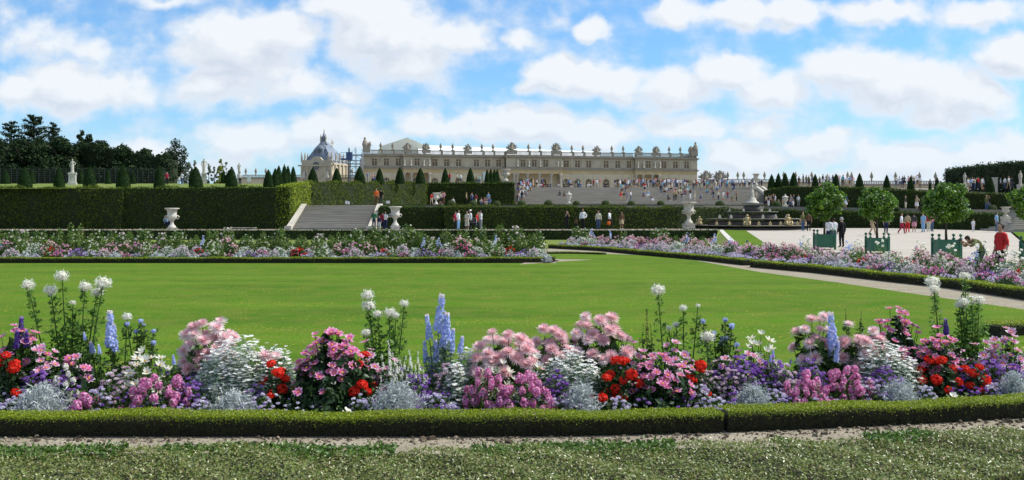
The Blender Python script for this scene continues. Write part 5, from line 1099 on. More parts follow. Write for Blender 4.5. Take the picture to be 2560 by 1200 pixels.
crowd('n', 'resting below the square ended hedge', [(p, d, 3.45) for p, d in ((1132,136),(1203,136),(1210,136),(1216,135),(1224,133))], sit=1)
crowd('o', 'behind the yews before the palace', [(919,150,6.95),(933,158,7),(1124,152,6.95),(1143,156,7),(1152,156,7),(1193,160,7),(1200,162,7),(936,160,7)])
crowd('p', 'before the upper right hedge', [(2114,112,2.75),(2264,106,2.55),(2292,106,2.5),(2466,98,2.35),(2473,98,2.35)])
crowd('q', 'on the right middle terrace', [(1948,118,2.9),(1975,118,2.9),(1982,118,2.9)], sit=1)
# ------------------------------------------------------------------ statues
def statue(px, ybase, ytop, yfoot, d, wpx, label, pose='hips', mat='stone'):
    b = P(px, ybase, d); f = P(px, yfoot, d); t = P(px, ytop, d); w = wpx*d/FPX/2; hp = f.z-b.z; hs = t.z-f.z
    s = empty('statue', (b.x, d, b.z), rz=.3); tag(s, label, 'statue', 'white garden statues on pedestals')
    MB().box(-w,w,-w,w,-.3,hp*.14).box(-w*.82,w*.82,-w*.82,w*.82,hp*.14,hp*.86).box(-w*.95,w*.95,-w*.95,w*.95,hp*.86,hp-.001).build('pedestal', M[mat], s)
    J, E = joints(pose); me = skin_mesh('figure', J, E, 1); me.materials.clear(); me.materials.append(M[mat]); o = link('figure', me, s); k = hs/1.80; o.location = (0,0,hp); o.scale = (k*1.15,k*1.15,k)
    a = np.arange(20)*math.pi/10; prof = [(.12,1.05),(.135,.95),(.16,.85),(.145,.5),(.165,.12),(.175,0)]
    V_ = np.array([[r*math.cos(q_)*(1+.09*math.sin(q_*6+z)), .8*r*math.sin(q_)*(1+.09*math.sin(q_*6+z)), z] for r, z in prof for q_ in a]); F_ = np.array([[i*20+j, i*20+(j+1)%20, (i+1)*20+(j+1)%20, (i+1)*20+j] for i in range(5) for j in range(20)])
    c = MB().add((V_, F_)).build('robe', M[mat], o, True); MB().box(-.26,.26,-.22,.22,-.001,.07).build('plinth', M[mat], o)
statue(181, 460, 397, 432, 132, 20, 'white robed statue on a tall pedestal at the left of the upper lawn')
statue(510, 456, 395, 434, 150, 14, 'white statue on a pedestal before the light young trees', 'hips', 'stone_old')
statue(598, 456, 406, 436, 150, 12, 'white statue partly behind the seventh cone yew', 'bag', 'stone_old')
statue(2412, 484, 431, 462, 125, 9, 'white statue before the left part of the tall clipped wall', 'bag', 'stone_old')
statue(2551, 484, 426, 462, 120, 14, 'white statue at the right edge before the tall clipped wall', 'hips', 'stone_old')
c_ = MB().box(-.25,.25,-.25,.25,-.2,1.9).box(-.32,.32,-.32,.32,1.9,2.05).build('stone_post', M['stone_old']); c_.location = P(2487,484,126); tag(c_, 'pale square stone post right of the last whole cone yew', 'post')
# fountain statue: draped figure with two children on a rocky mound
MB().lathe([(.75,0),(.6,.15),(.42,.3),(.34,.5),(.26,.6)],18).build('mound', M['stone_old'], ft, True).location = (0,0,zf(508)-.05)
J, E = joints('bag'); me = skin_mesh('figure', J, E, 1); me.materials.clear(); me.materials.append(M['stone_old'])
for x, k, z, rz in ((0,.82,.62,.2),(.42,.42,.5,-.6),(-.40,.40,.45,.8)):
    o = link('figure', me, ft); o.location = (x,-.1*abs(x),zf(508)+z-.1); o.scale = (k,k,k); o.rotation_euler = (0,0,rz)
MB().lathe([(.26,0),(.24,.2),(.17,.6),(.12,.85)],14).build('robe', M['stone_old'], ft, True).location = (0,0,zf(508)+.45)
# ------------------------------------------------------------------ flowers
def PM(name, cols, tr=.42, rough=.55): M[name] = mat_leaf(name, cols, rough, tr, .25); return M[name]
PM('pink_petal', [(.78,.42,.47),(.86,.58,.60),(.90,.74,.73)]); PM('pale_petal', [(.82,.64,.66),(.86,.78,.77),(.88,.84,.80)])
PM('magenta_petal', [(.56,.05,.22),(.68,.12,.34),(.74,.24,.46)]); PM('rose_petal', [(.72,.24,.46),(.80,.42,.60),(.86,.66,.76)])
PM('red_petal', [(.66,.012,.006),(.80,.028,.012),(.86,.07,.03)]); PM('yellow_disc', [(.55,.28,.03),(.66,.40,.05)], .1)
PM('orchid_petal', [(.62,.16,.40),(.76,.28,.52),(.86,.52,.68)]); PM('violet_petal', [(.22,.07,.40),(.36,.17,.56),(.54,.36,.70)])
PM('deep_violet_petal', [(.07,.03,.22),(.12,.05,.32)]); PM('lilac_petal', [(.52,.44,.64),(.66,.60,.76),(.80,.77,.84)]); PM('mauve_petal', [(.60,.42,.52),(.72,.58,.65),(.82,.74,.76)])
PM('blue_petal', [(.34,.42,.78),(.48,.56,.86),(.68,.74,.90)]); PM('cream_petal', [(.74,.72,.56),(.82,.80,.68),(.84,.83,.76)])
PM('mid_leaf', [(.025,.06,.012),(.05,.105,.018),(.085,.16,.03)], .3, .45); PM('dark_leaf', [(.010,.028,.010),(.022,.05,.015),(.04,.08,.022)], .2, .4)
PM('light_leaf', [(.06,.12,.02),(.10,.19,.03),(.16,.26,.05)], .35, .5); PM('grey_leaf', [(.10,.17,.11),(.16,.25,.16),(.24,.33,.23)], .3, .6)
PM('silver_leaf', [(.34,.38,.37),(.48,.52,.50),(.64,.67,.65)], .2, .6); PM('brown_seed', [(.06,.035,.02),(.11,.07,.035)], .1); PM('daisy_petal', [(.84,.86,.84),(.90,.92,.90)], .4); PM('stem', [(.05,.09,.02),(.08,.13,.03)], .1); PM('rose_leaf', [(.03,.075,.012),(.07,.14,.02),(.12,.21,.03),(.15,.15,.04)], .3, .45)
def petal(l, w, cup=0.0, base=0.12):
    """one petal along +x, two quads, cupped upward"""
    V_ = np.array([[base*l,-w*.18,0],[base*l,w*.18,0],[.62*l,w*.5,cup*.5*l],[.62*l,-w*.5,cup*.5*l],[l,w*.14,cup*l],[l,-w*.14,cup*l]], float)
    return V_, np.array([[0,3,2,1],[3,5,4,2]])
def whorl(n, l, w, cup, tilt, mat, rot0=0, jit=.06, z=0):
    out = []
    for i in range(n):
        V_, F_ = petal(l*(1+rng.normal(0,jit)), w, cup); t = tilt+rng.normal(0,jit); c, s = math.cos(t), math.sin(t); V_ = V_ @ np.array([[c,0,s],[0,1,0],[-s,0,c]])
        a = rot0+2*math.pi*(i+rng.normal(0,.08))/n; c, s = math.cos(a), math.sin(a); V_ = V_ @ np.array([[c,s,0],[-s,c,0],[0,0,1]])+[0,0,z]; out.append((V_, F_, np.full(2, mat)))
    return combine(out)
def discg(r, z, mat, k=8):
    V_ = []; 
    for rr, zz in ((r,z*.3),(r*.9,z),(r*.4,z*1.5),(.0005,z*1.6)): V_ += [[rr*math.cos(2*math.pi*i/k), rr*math.sin(2*math.pi*i/k), zz] for i in range(k)]
    F_ = [[a*k+j, a*k+(j+1)%k, (a+1)*k+(j+1)%k, (a+1)*k+j] for a in range(3) for j in range(k)]; return np.array(V_), np.array(F_), np.full(len(F_), mat)
def ballfl(n, R_, l, w, mat, mat2=None, squash=1.0, asp=1):
    """ball of small petals"""
    d = nrm(rng.normal(size=(n,3))); p = d*R_*[1,1,squash]*rng.uniform(.75,1.0,(n,1)); g = bake((LEAF[0]*[w/.56,l,l*2], LEAF[1], LEAF[2]), p, frames(nrm(d+rng.normal(0,.35,(n,3)))), np.ones((n,3)))
    m = np.full(len(g[1]), mat); 
    if mat2 is not None: m[rng.random(len(m)) < .35] = mat2
    return g[0], g[1], m
FLW = {}
M['white_petal'] = PM('white_petal', [(.82,.80,.70),(.90,.88,.78),(.92,.91,.84)], .45)
LEAFT = (LEAFN[0]*[.55,1,1], LEAFN[1], LEAFN[2])
# unit flowers look along +z, size in metres
FLW['cactus'] = [combine([whorl(18,.085,.016,-.05,-.2,1,0), whorl(22,.092,.017,.05,.12,mm,0), whorl(20,.085,.016,.1,.42,mm,.2), whorl(16,.074,.016,.15,.75,0,.1), whorl(11,.058,.015,.2,1.08,0,.3), whorl(6,.04,.013,.2,1.35,0,.1)]) for mm in (0,1,0)]
FLW['dahlia'] = [combine([whorl(8,.068,.040,.1,t,0,0), whorl(8,.048,.030,.15,t+.12,1,.0), discg(.016,.012,2)]) for t in (.15,.35)]
FLW['dahlia2'] = FLW['dahlia']
FLW['daisy'] = [combine([whorl(9,.026,.012,.05,.1,0,0,.03), discg(.0042,.004,1,6)])]
FLW['cosmos'] = [combine([whorl(8,.075,.028,.12,t,0), discg(.011,.012,1)]) for t in (.25,.6)]
FLW['geranium'] = [combine([ballfl(130,.064,.030,.030,0,None,.62)]) for _ in range(2)]
FLW['snap'] = [ballfl(120,.046,.030,.028,0,None,1.6), ballfl(100,.044,.03,.028,0,None,1.2), ballfl(70,.034,.028,.026,0,None,1.9)]
FLW['cluster'] = [ballfl(46,.026,.016,.016,0,None,.5)]
def cleome_head():
    o = [ballfl(150,.052,.026,.026,0,None,.85), ballfl(70,.072,.026,.022,0,None,.9)]; d = nrm(rng.normal(size=(60,3))*[1,1,.5]+[0,0,.1]); p = d*.080
    g = bake((LEAFN[0]*[.02,.05,.05], LEAFN[1], LEAFN[2]), p, frames(np.cross(d, [0.1,.2,1.])), np.ones((60,3))); o.append((g[0], g[1], np.full(len(g[1]), 0))); return combine(o)
FLW['cleome'] = [cleome_head(), cleome_head()]
def spike(n, h, r, sz, buds=True):
    t = rng.random(n)**.9; a = rng.random(n)*6.283; rr = r*(1-.55*t)*rng.uniform(.6,1,n); p = np.stack([rr*np.cos(a), rr*np.sin(a), t*h], 1); q = np.stack([np.cos(a), np.sin(a), np.full(n,.25)], 1)
    g = bake((LEAF[0]*[sz/.56,sz,sz*2], LEAF[1], LEAF[2]), p, frames(q+rng.normal(0,.3,(n,3))), (1-.45*t)[:,None]*np.ones((n,3))); return g[0], g[1], np.where(np.repeat(t,len(LEAF[1])) > .93, 1, 0)
FLW['delphinium'] = [spike(300,.36,.056,.036), spike(230,.26,.052,.036)]
FLW['agapanthus'] = [ballfl(110,.045,.026,.022,0,None,.95)]
FLW['rose'] = [combine([whorl(7,.045,.05,.5,.3,0), whorl(6,.034,.04,.6,.8,0,.4), whorl(4,.022,.03,.6,1.2,0,.2)])]
FLW['petunia'] = [combine([whorl(5,.05,.055,.2,.2,0), discg(.007,.005,1,6)])]
FLW['seed'] = [spike(120,.30,.02,.016)]
FLW['silverspike'] = [spike(34,.16,.014,.020)]
FMAT = dict(cactus=('pink_petal','pale_petal'), dahlia=('rose_petal','magenta_petal','yellow_disc'), dahlia2=('mauve_petal','orchid_petal','yellow_disc'), daisy=('daisy_petal','yellow_disc'), cosmos=('cream_petal','yellow_disc'), geranium=('red_petal',), snap=('orchid_petal',), cluster=('violet_petal',),
  cleome=('white_petal',), delphinium=('blue_petal','pale_petal'), agapanthus=('blue_petal',), rose=('pale_petal',), petunia=('white_petal','yellow_disc'), seed=('brown_seed','brown_seed'), silverspike=('white_petal','grey_leaf'))
FMESH = {}
def fmesh(kind, k, name, mats=None):
    key = (kind, k, mats)
    if key not in FMESH:
        V_, F_, m_ = FLW[kind][k]; FMESH[key] = np_mesh(name, [(V_, F_, m_, None)], [M[x] for x in (mats or FMAT[kind])])
    return FMESH[key]
VIEW = np.array([.15,-.45,.9])
def face_rot(nv, spin=None):
    z = Vector(nv).normalized(); q = z.to_track_quat('Z', 'Y'); return (q.to_matrix() @ Matrix.Rotation(random.random()*6.28, 3, 'Z')).to_euler()
def dome(n, w, dp, h, low=.0, shell=.45):
    """points through a mound of given width, depth and height; returns points and outward normals"""
    d = nrm(rng.normal(size=(n,3))*[1,1,1]); d[:,2] = np.abs(d[:,2]); r = (1-shell*rng.random((n,1))**1.5)
    ph = rng.random(3)*6.28; nz = 1+.16*np.sin(d[:,0:1]*6+ph[0])*np.cos(d[:,1:2]*5+ph[1])+.08*np.sin(d[:,0:1]*13+ph[2]); p = d*r*nz*[w/2,dp/2,h]; p[:,2] = np.maximum(p[:,2], h*low*rng.random(n)); return p, nrm(d*[1,1,.8]+[0,0,.25])
def foliage(mb, kind, w, h, n):
    dp = min(w, .75)
    if kind == 'silver':
        k = int(n*4.5); a = rng.random(k)*6.28; el = rng.uniform(.1,1.5,k); l = rng.uniform(.5,1.05,k)*(1+.16*np.sin(a*5+w*40)*np.cos(el*6)+.10*np.sin(a*11+el*7)); d = np.stack([np.cos(a)*np.cos(el)*w/2, np.sin(a)*np.cos(el)*dp/2, np.sin(el)*h],1)
        p = d*l[:,None]; mb.g.append(leaves(p, np.cross(d+1e-3, rng.normal(size=(k,3))), .058, .4, LEAFT)); return
    if kind == 'feather': p, q = dome(n*2, w, dp, h, .1, .5); mb.g.append(leaves(p, q, .032, 1.0, LEAFN)); return
    sz = dict(big=.095, mid=.06, small=.035, rose=.055)[kind]; p, q = dome(n, w, dp, h, .05, .6); mb.g.append(leaves(p, q, sz, .75))
def stems(mb, tops, base=(0,0), r=.004, m=1, fan=.5):
    for t in tops:
        b = (base[0]+t[0]*(1-fan), base[1]+t[1]*(1-fan), 0); mb.tube([b, (lerp(b[0],t[0],.35), lerp(b[1],t[1],.35), t[2]*.5), tuple(t)], r, 4, m)
# kinds of plant: flower, foliage, leaf material, part name of a blossom, as individual parts?, scale
KIND = {
 'cactus dahlia': dict(f='cactus', fol='big', lm='mid_leaf', part='flower', per=28, s=.93, n=900, top=.5),
 'dahlia': dict(f='dahlia', fol='big', lm='dark_leaf', part='flower', per=80, s=.83, n=1500, top=.42),
 'pale dahlia': dict(f='dahlia2', fol='mid', lm='dark_leaf', part='flower', per=46, s=.85, n=900, top=.35),
 'daisy bush': dict(f='daisy', fol='feather', lm='grey_leaf', part='daisies', per=380, s=.95, n=3600, top=.2, mass=True, up=.95),
 'cosmos': dict(f='cosmos', fol='small', lm='light_leaf', part='flower', per=34, s=.9, n=1300, top=.35),
 'geranium': dict(f='geranium', fol='mid', lm='dark_leaf', part='flower_head', per=30, s=.86, n=1100, top=.3),
 'snapdragon': dict(f='snap', fol='small', lm='mid_leaf', part='flower_spike', per=44, s=.92, n=1500, top=.12, up=.9),
 'verbena': dict(f='cluster', fol='small', lm='mid_leaf', part='flower_clusters', per=135, s=.95, n=1900, top=.2, mass=True, up=.7),
 'ageratum': dict(f='cluster', fol='small', lm='mid_leaf', part='flower_clusters', per=120, s=.9, n=1700, top=.12, mass=True, up=.7, mats=('lilac_petal',)),
 'dusty miller': dict(f=None, fol='silver', lm='silver_leaf', n=1500),
 'white phlox': dict(f='snap', fol='small', lm='mid_leaf', part='flower_spike', per=60, s=.6, n=500, top=.3, up=.9, mats=('white_petal',)),
 'mauve phlox': dict(f='cluster', fol='small', lm='mid_leaf', part='flower_clusters', per=110, s=.9, n=1500, top=.2, mass=True, up=.7, mats=('mauve_petal',)),
 'silver salvia': dict(f='silverspike', fol='small', lm='grey_leaf', part='flower_spike', per=70, s=1.0, n=500, top=.4, up=1),
 'petunia': dict(f='petunia', fol='small', lm='mid_leaf', part='flower', per=40, s=.9, n=200, top=.2),
}
SL = {'cactus dahlia':'dahlia_plant','dahlia':'dahlia_plant','pale dahlia':'dahlia_plant','daisy bush':'daisy_bush','cosmos':'cosmos_plant','geranium':'geranium_plant','snapdragon':'snapdragon_plant','verbena':'verbena_plant','ageratum':'ageratum_plant','dusty miller':'dusty_miller','white phlox':'phlox_plant','mauve phlox':'phlox_plant','silver salvia':'salvia_plant','petunia':'petunia_plant'}
def plant(kind, cx, topy, w_px, row, label, blossom_bottom=None, count=None, mats=None, z0=.03):
    K_ = KIND[kind]; X0 = (cx-1280)*9.6/FPX; d = dfront(X0)+row; d0 = d; w = w_px*d/FPX; h = max(.14, CAMZ+(HOR-topy)*d/FPX - z0); X = (cx-1280)*d/FPX
    o = empty(SL[kind], (X, d, z0)); tag(o, label, 'flower plant', 'plants in the front flower bed'); mb = MB(); dp = min(max(w*.8,.3), .7)
    area = w*h; foliage(mb, K_['fol'], w*1.0, h*(.97 if K_['f'] is None else .74 if K_['f'] in ('dahlia','dahlia2','cactus','cosmos') else .84), int(K_['n']*max(.35, min(2.2, area/.45))))
    if K_['f'] is None: link('foliage', np_mesh('foliage', mb.g, [M[K_['lm']], M['stem']]), o); return o
    nf = count or max(3, int(K_['per']*w*1.15)); top = K_['top']; bl = K_['f']; protos = FLW[bl]; mats = mats or K_.get('mats') or FMAT[bl]
    if K_.get('mass'): nf = int(K_['per']*max(.25, w*h/.4))
    # spots on the mound, favouring the camera side, kept apart
    spots = []; tries = 0; md = {'cactus':.108,'dahlia':.062,'dahlia2':.068,'cosmos':.10,'geranium':.115,'snap':.088,'silverspike':.055,'petunia':.09,'cluster':.046,'daisy':.028}[bl]*K_['s']
    while len(spots) < nf and tries < nf*25:
        tries += 1; v = np.random.default_rng(random.randrange(1<<30)).normal(size=3); v[2] = abs(v[2])+top*1.2; v[1] -= .9; v /= np.linalg.norm(v)
        if v[2] < top: continue
        k = random.uniform(.72,1.12) if K_.get('up') else random.uniform(.92,1.14); p = np.array([v[0]*w/2*k, v[1]*dp/2*k, max(.06, v[2]*h*random.uniform(.78,1.02))])
        if p[2] > h: p[2] = h
        if all((p-s_[0])@(p-s_[0]) > md*md for s_ in spots): spots.append((p, v))
    if K_.get('mass'):
        ps = np.array([s_[0] for s_ in spots]); vs = np.array([s_[1] for s_ in spots]); up = K_.get('up', .6); nn = nrm(vs*(1-up)+np.array([0,-.1,1])*up+rng.normal(0,.15,vs.shape)); g = bake(protos[0], ps, frames(nn), (K_['s']*rng.uniform(.8,1.2,len(ps)))[:,None]*np.ones((len(ps),3)))
        f = link(K_['part'], np_mesh(K_['part'], [g], [M[x] for x in mats]), o)
        if len(ps) > 40: f['kind'] = 'stuff'
    else:
        for p, v in spots:
            k = random.randrange(len(protos)); f = link(K_['part'], fmesh(bl, k, K_['part'], tuple(mats)), o); up = K_.get('up'); 
            nv = (0+random.gauss(0,.12), random.gauss(0,.12)-.05, 1) if up else tuple(v*.7+VIEW*.6+np.array([random.gauss(0,.22), random.gauss(0,.2), random.gauss(0,.15)]))
            f.location = p; f.rotation_euler = face_rot(nv); s_ = K_['s']*random.uniform(.82,1.15); f.scale = (s_,)*3
        stems(mb, [s_[0]-np.array([0,0,.01]) for s_ in spots])
    link('foliage', np_mesh('foliage', mb.g, [M[K_['lm']], M['stem']]), o); return o
PLL = ('petal' )
F = plant
# ---- silver foreground cushions and front row
for cx, ty, w, lb in ((105,965,150,'silver dusty miller mound at the far left of the front bed'),(585,982,120,'small silver dusty miller under the big white daisy bush'),(992,962,150,'large silver dusty miller right of the dark leaved pink dahlias'),(1452,966,105,'silver dusty miller between pink snapdragons and red geraniums'),(1885,966,95,'silver dusty miller half hidden by lilac ageratum at right'),(2245,957,105,'silver dusty miller below the right daisy bush'),(2536,935,80,'silver dusty miller at the right edge of the front bed')):
    F('dusty miller', cx, ty, w, .58, lb)
F('snapdragon', 400, 935, 175, .72, 'orchid pink snapdragons left of the big white daisy bush')
F('snapdragon', 215, 985, 70, .62, 'small group of pink snapdragons near the left silver mound', count=7)
F('snapdragon', 1215, 905, 120, .75, 'tall orchid pink snapdragons at the left of the central pink group')
F('snapdragon', 1310, 935, 160, .68, 'low orchid pink snapdragons in the centre of the bed')
F('snapdragon', 2010, 935, 130, .75, 'orchid pink snapdragons left half of the right hand group')
F('snapdragon', 2115, 915, 140, .80, 'orchid pink snapdragons right half of the right hand group')
for cx, ty, w, r, lb in ((250,955,90,.66,'lilac ageratum beside the far left silver mound'),(505,985,80,.66,'lilac ageratum between snapdragons and small silver mound'),(655,975,80,.66,'lilac ageratum under the left red geraniums'),(1090,965,110,.70,'lilac ageratum right of the large silver mound'),(1130,1000,70,.60,'tiny lilac ageratum left of the central snapdragons'),(1545,985,120,.62,'lilac ageratum under the central red geraniums'),(1745,950,110,.78,'lilac ageratum right of the central magenta dahlias'),(1790,985,160,.60,'wide lilac ageratum cushion by the gap in the hedge'),(1935,965,110,.66,'lilac ageratum before the right snapdragons'),(2170,935,110,.72,'lilac ageratum between snapdragons and the right daisy bush'),(2315,950,60,.70,'lilac ageratum left of the right red geraniums'),(2480,945,80,.70,'lilac ageratum right of the right red geraniums'),(30,985,80,.62,'lilac ageratum in the bottom left corner of the bed')):
    F('ageratum', cx, ty+8, w*.86, r, lb)
for cx, ty, w, r, lb in ((95,915,100,.95,'violet verbena behind the far left silver mound'),(165,925,110,.9,'violet verbena mixed with white phlox at left'),(480,945,110,.8,'violet verbena at the foot of the big white daisy bush'),(1040,925,110,.95,'violet verbena behind the large silver mound'),(1390,925,90,.85,'violet verbena at the foot of the middle daisy bush'),(1850,885,150,1.1,'wide violet verbena patch right of the central dahlias'),(1925,890,130,1.2,'violet verbena patch left of the right cactus dahlias'),(2025,895,90,1.15,'violet verbena under the right cactus dahlias'),(2205,915,130,.9,'violet verbena at the foot of the right daisy bush'),(2470,890,130,1.1,'violet verbena above the right red geraniums'),(2530,905,90,.95,'violet verbena at the right edge of the bed')):
    F('verbena', cx, ty, w, r, lb)
F('white phlox', 160, 905, 90, .88, 'white phlox spikes among violet verbena at left', count=12)
F('mauve phlox', 285, 925, 110, .85, 'dull mauve phlox left of the white cosmos')
F('mauve phlox', 1830, 910, 90, .95, 'pale mauve phlox inside the violet verbena at right')
F('silver salvia', 975, 885, 70, .95, 'silvery white salvia spikes above the large silver mound', count=14)
F('silver salvia', 1030, 890, 80, .98, 'silvery white salvia spikes left of the blue delphiniums', count=14)
F('petunia', 775, 1010, 42, .40, 'white petunia by the box edging under the dark leaved dahlias', count=2)
F('petunia', 845, 1012, 70, .40, 'pair of white petunias by the box edging right of the first', count=3)
F('petunia', 1663, 998, 30, .42, 'single white petunia left of the gap in the box edging', count=2)
F('petunia', 2375, 962, 40, .45, 'white petunia between the right red geraniums', count=2)
# middle row
F('daisy bush', 605, 838, 265, 1.1, 'big mound of small white daisies left of the central dahlias')
F('daisy bush', 560, 865, 160, 1.0, 'lower left shoulder of small white daisies on grey foliage')
F('daisy bush', 1425, 865, 160, 1.05, 'mound of small white daisies under the central cactus dahlias')
F('daisy bush', 2205, 845, 195, 1.15, 'mound of small white daisies in the right part of the bed')
F('daisy bush', 1170, 865, 90, 1.3, 'small white daisies right of the blue delphiniums')
F('cosmos', 370, 865, 125, 1.0, 'white cosmos left of the left cactus dahlias', count=22)
F('cosmos', 1245, 905, 120, 1.0, 'white cosmos above the central snapdragons', count=18)
F('cosmos', 1900, 832, 120, 1.5, 'white cosmos behind the violet verbena at right', count=20)
F('cosmos', 1195, 850, 70, 1.5, 'white cosmos behind the central pink cactus dahlias', count=6)
F('geranium', 22, 868, 100, .9, 'red geraniums at the left edge of the front bed', count=8)
F('geranium', 695, 897, 90, .9, 'red geraniums left of the dark leaved pink dahlias', count=8)
F('geranium', 912, 868, 55, 1.1, 'red geraniums right of the dark leaved pink dahlias upper group', count=4)
F('geranium', 900, 930, 45, .8, 'two red geranium heads right of the dark leaved dahlias', count=3)
F('geranium', 1560, 882, 130, .95, 'bright red geraniums in the centre of the bed', count=12)
F('geranium', 1500, 925, 70, .85, 'low red geraniums left of the central magenta dahlias', count=4)
F('geranium', 1745, 898, 90, .95, 'red geraniums at the right of the central magenta dahlias', count=6)
F('geranium', 2345, 888, 120, 1.0, 'bright red geraniums in the right part of the bed', count=13)
F('geranium', 2435, 905, 90, .9, 'smaller red geraniums furthest right', count=8)
F('dahlia', 830, 800, 190, 1.05, 'tall magenta and pink dahlias with dark leaves in the left centre', count=66)
F('dahlia', 805, 905, 160, .82, 'lower dark leaved dahlia with few flowers above the petunias', count=3)
F('dahlia', 1655, 885, 180, .9, 'low magenta dahlias beside the central red geraniums', count=34)
F('dahlia', 1640, 945, 130, .72, 'dark leaved low dahlia with one magenta flower', count=3)
F('dahlia', 50, 800, 140, 1.25, 'magenta dahlias at the far left behind the violet spike', count=30)
F('dahlia', 2240, 765, 165, 1.7, 'tall magenta dahlias behind the right daisy bush', count=40)
F('dahlia', 2345, 818, 130, 1.2, 'magenta dahlias left of the right cleome', count=36)
F('pale dahlia', 1690, 855, 140, 1.4, 'pale mauve dahlias below the single tall cleome', count=26)
F('pale dahlia', 2515, 815, 120, 1.3, 'pale pink single dahlias at the right edge', count=28)
F('pale dahlia', 170, 850, 120, 1.3, 'pale pink dahlias under the left cleome', count=6)
F('pale dahlia', 970, 880, 70, 1.15, 'few pale mauve dahlias left of the blue delphiniums', count=4)
F('pale dahlia', 1800, 870, 100, 1.35, 'pale dahlias behind the wide violet patch', count=7)
F('cactus dahlia', 525, 795, 180, 1.6, 'pale pink cactus dahlias at the left against the lawn', count=32)
F('cactus dahlia', 675, 855, 80, 1.05, 'few pale pink cactus dahlias over the left daisy bush', count=6)
F('cactus dahlia', 1265, 822, 210, 1.3, 'pink cactus dahlias at the left of the central group', count=28)
F('cactus dahlia', 1385, 798, 150, 1.7, 'pink cactus dahlias in the middle of the central group', count=18)
F('cactus dahlia', 1495, 778, 190, 1.8, 'tallest pink cactus dahlias right of the centre', count=30)
F('cactus dahlia', 1215, 880, 90, 1.1, 'low pink cactus dahlias behind the tall central snapdragons', count=8)
F('cactus dahlia', 2040, 775, 130, 1.6, 'pink cactus dahlias left of the blue spike at right', count=15)
F('cactus dahlia', 2120, 800, 100, 1.5, 'pink cactus dahlias right of the blue spike', count=9)
F('cactus dahlia', 2190, 812, 90, 1.45, 'pale cactus dahlias above the right daisy bush', count=8)
# more drifts that close the gaps between the clumps
for kd, cx, ty, w, r, lb, n_ in (
 ('pale dahlia',110,855,90,1.15,'pale pink dahlias beside the deep violet spike at far left',16),
 ('dahlia',185,880,80,1.0,'small magenta dahlias under the tall bushy left cleome',10),
 ('mauve phlox',330,905,90,1.1,'mauve phlox behind the left white cosmos',None),
 ('daisy bush',700,860,100,1.25,'small white daisies between pale dahlias and magenta dahlias',None),
 ('white phlox',545,955,60,.8,'few white phlox at the foot of the big daisy bush',7),
 ('verbena',640,955,80,.85,'violet verbena at the right foot of the big daisy bush',None),
 ('pale dahlia',925,845,70,1.5,'pale dahlias behind the upper red geraniums',12),
 ('ageratum',905,985,90,.62,'lilac ageratum between dark dahlia leaves and the large silver mound',None),
 ('mauve phlox',1125,905,100,1.1,'mauve phlox under the light blue delphiniums',None),
 ('daisy bush',1140,900,70,1.0,'little white daisies left of the central snapdragons',None),
 ('cosmos',1345,890,80,1.05,'white cosmos between the central snapdragons and daisy mound',9),
 ('pale dahlia',1590,840,90,1.7,'pale mauve dahlias at the right end of the central pink group',16),
 ('dahlia',1600,905,80,1.0,'magenta dahlias between the two central red groups',10),
 ('mauve phlox',1770,925,90,1.0,'mauve phlox right of the central red geraniums',None),
 ('white phlox',1700,915,60,1.0,'white phlox behind the lilac ageratum right of centre',7),
 ('pale dahlia',1870,858,110,1.4,'pale dahlias in front of the white cosmos at right',14),
 ('mauve phlox',1965,905,80,1.0,'mauve phlox left of the right hand snapdragons',None),
 ('dahlia',2290,850,90,1.3,'magenta dahlias above the right red geraniums',16),
 ('pale dahlia',2450,850,90,1.35,'pale pink dahlias in front of the bushy right cleome',14),
 ('verbena',2400,920,70,.95,'violet verbena between the two right red groups',None),
 ('cactus dahlia',2160,835,80,1.3,'small pale cactus dahlias behind the right daisy bush',8),
 ('daisy bush',1480,900,70,.95,'few white daisies beside the central red geraniums',None)):
    F(kd, cx, ty, w, r, lb, count=n_)
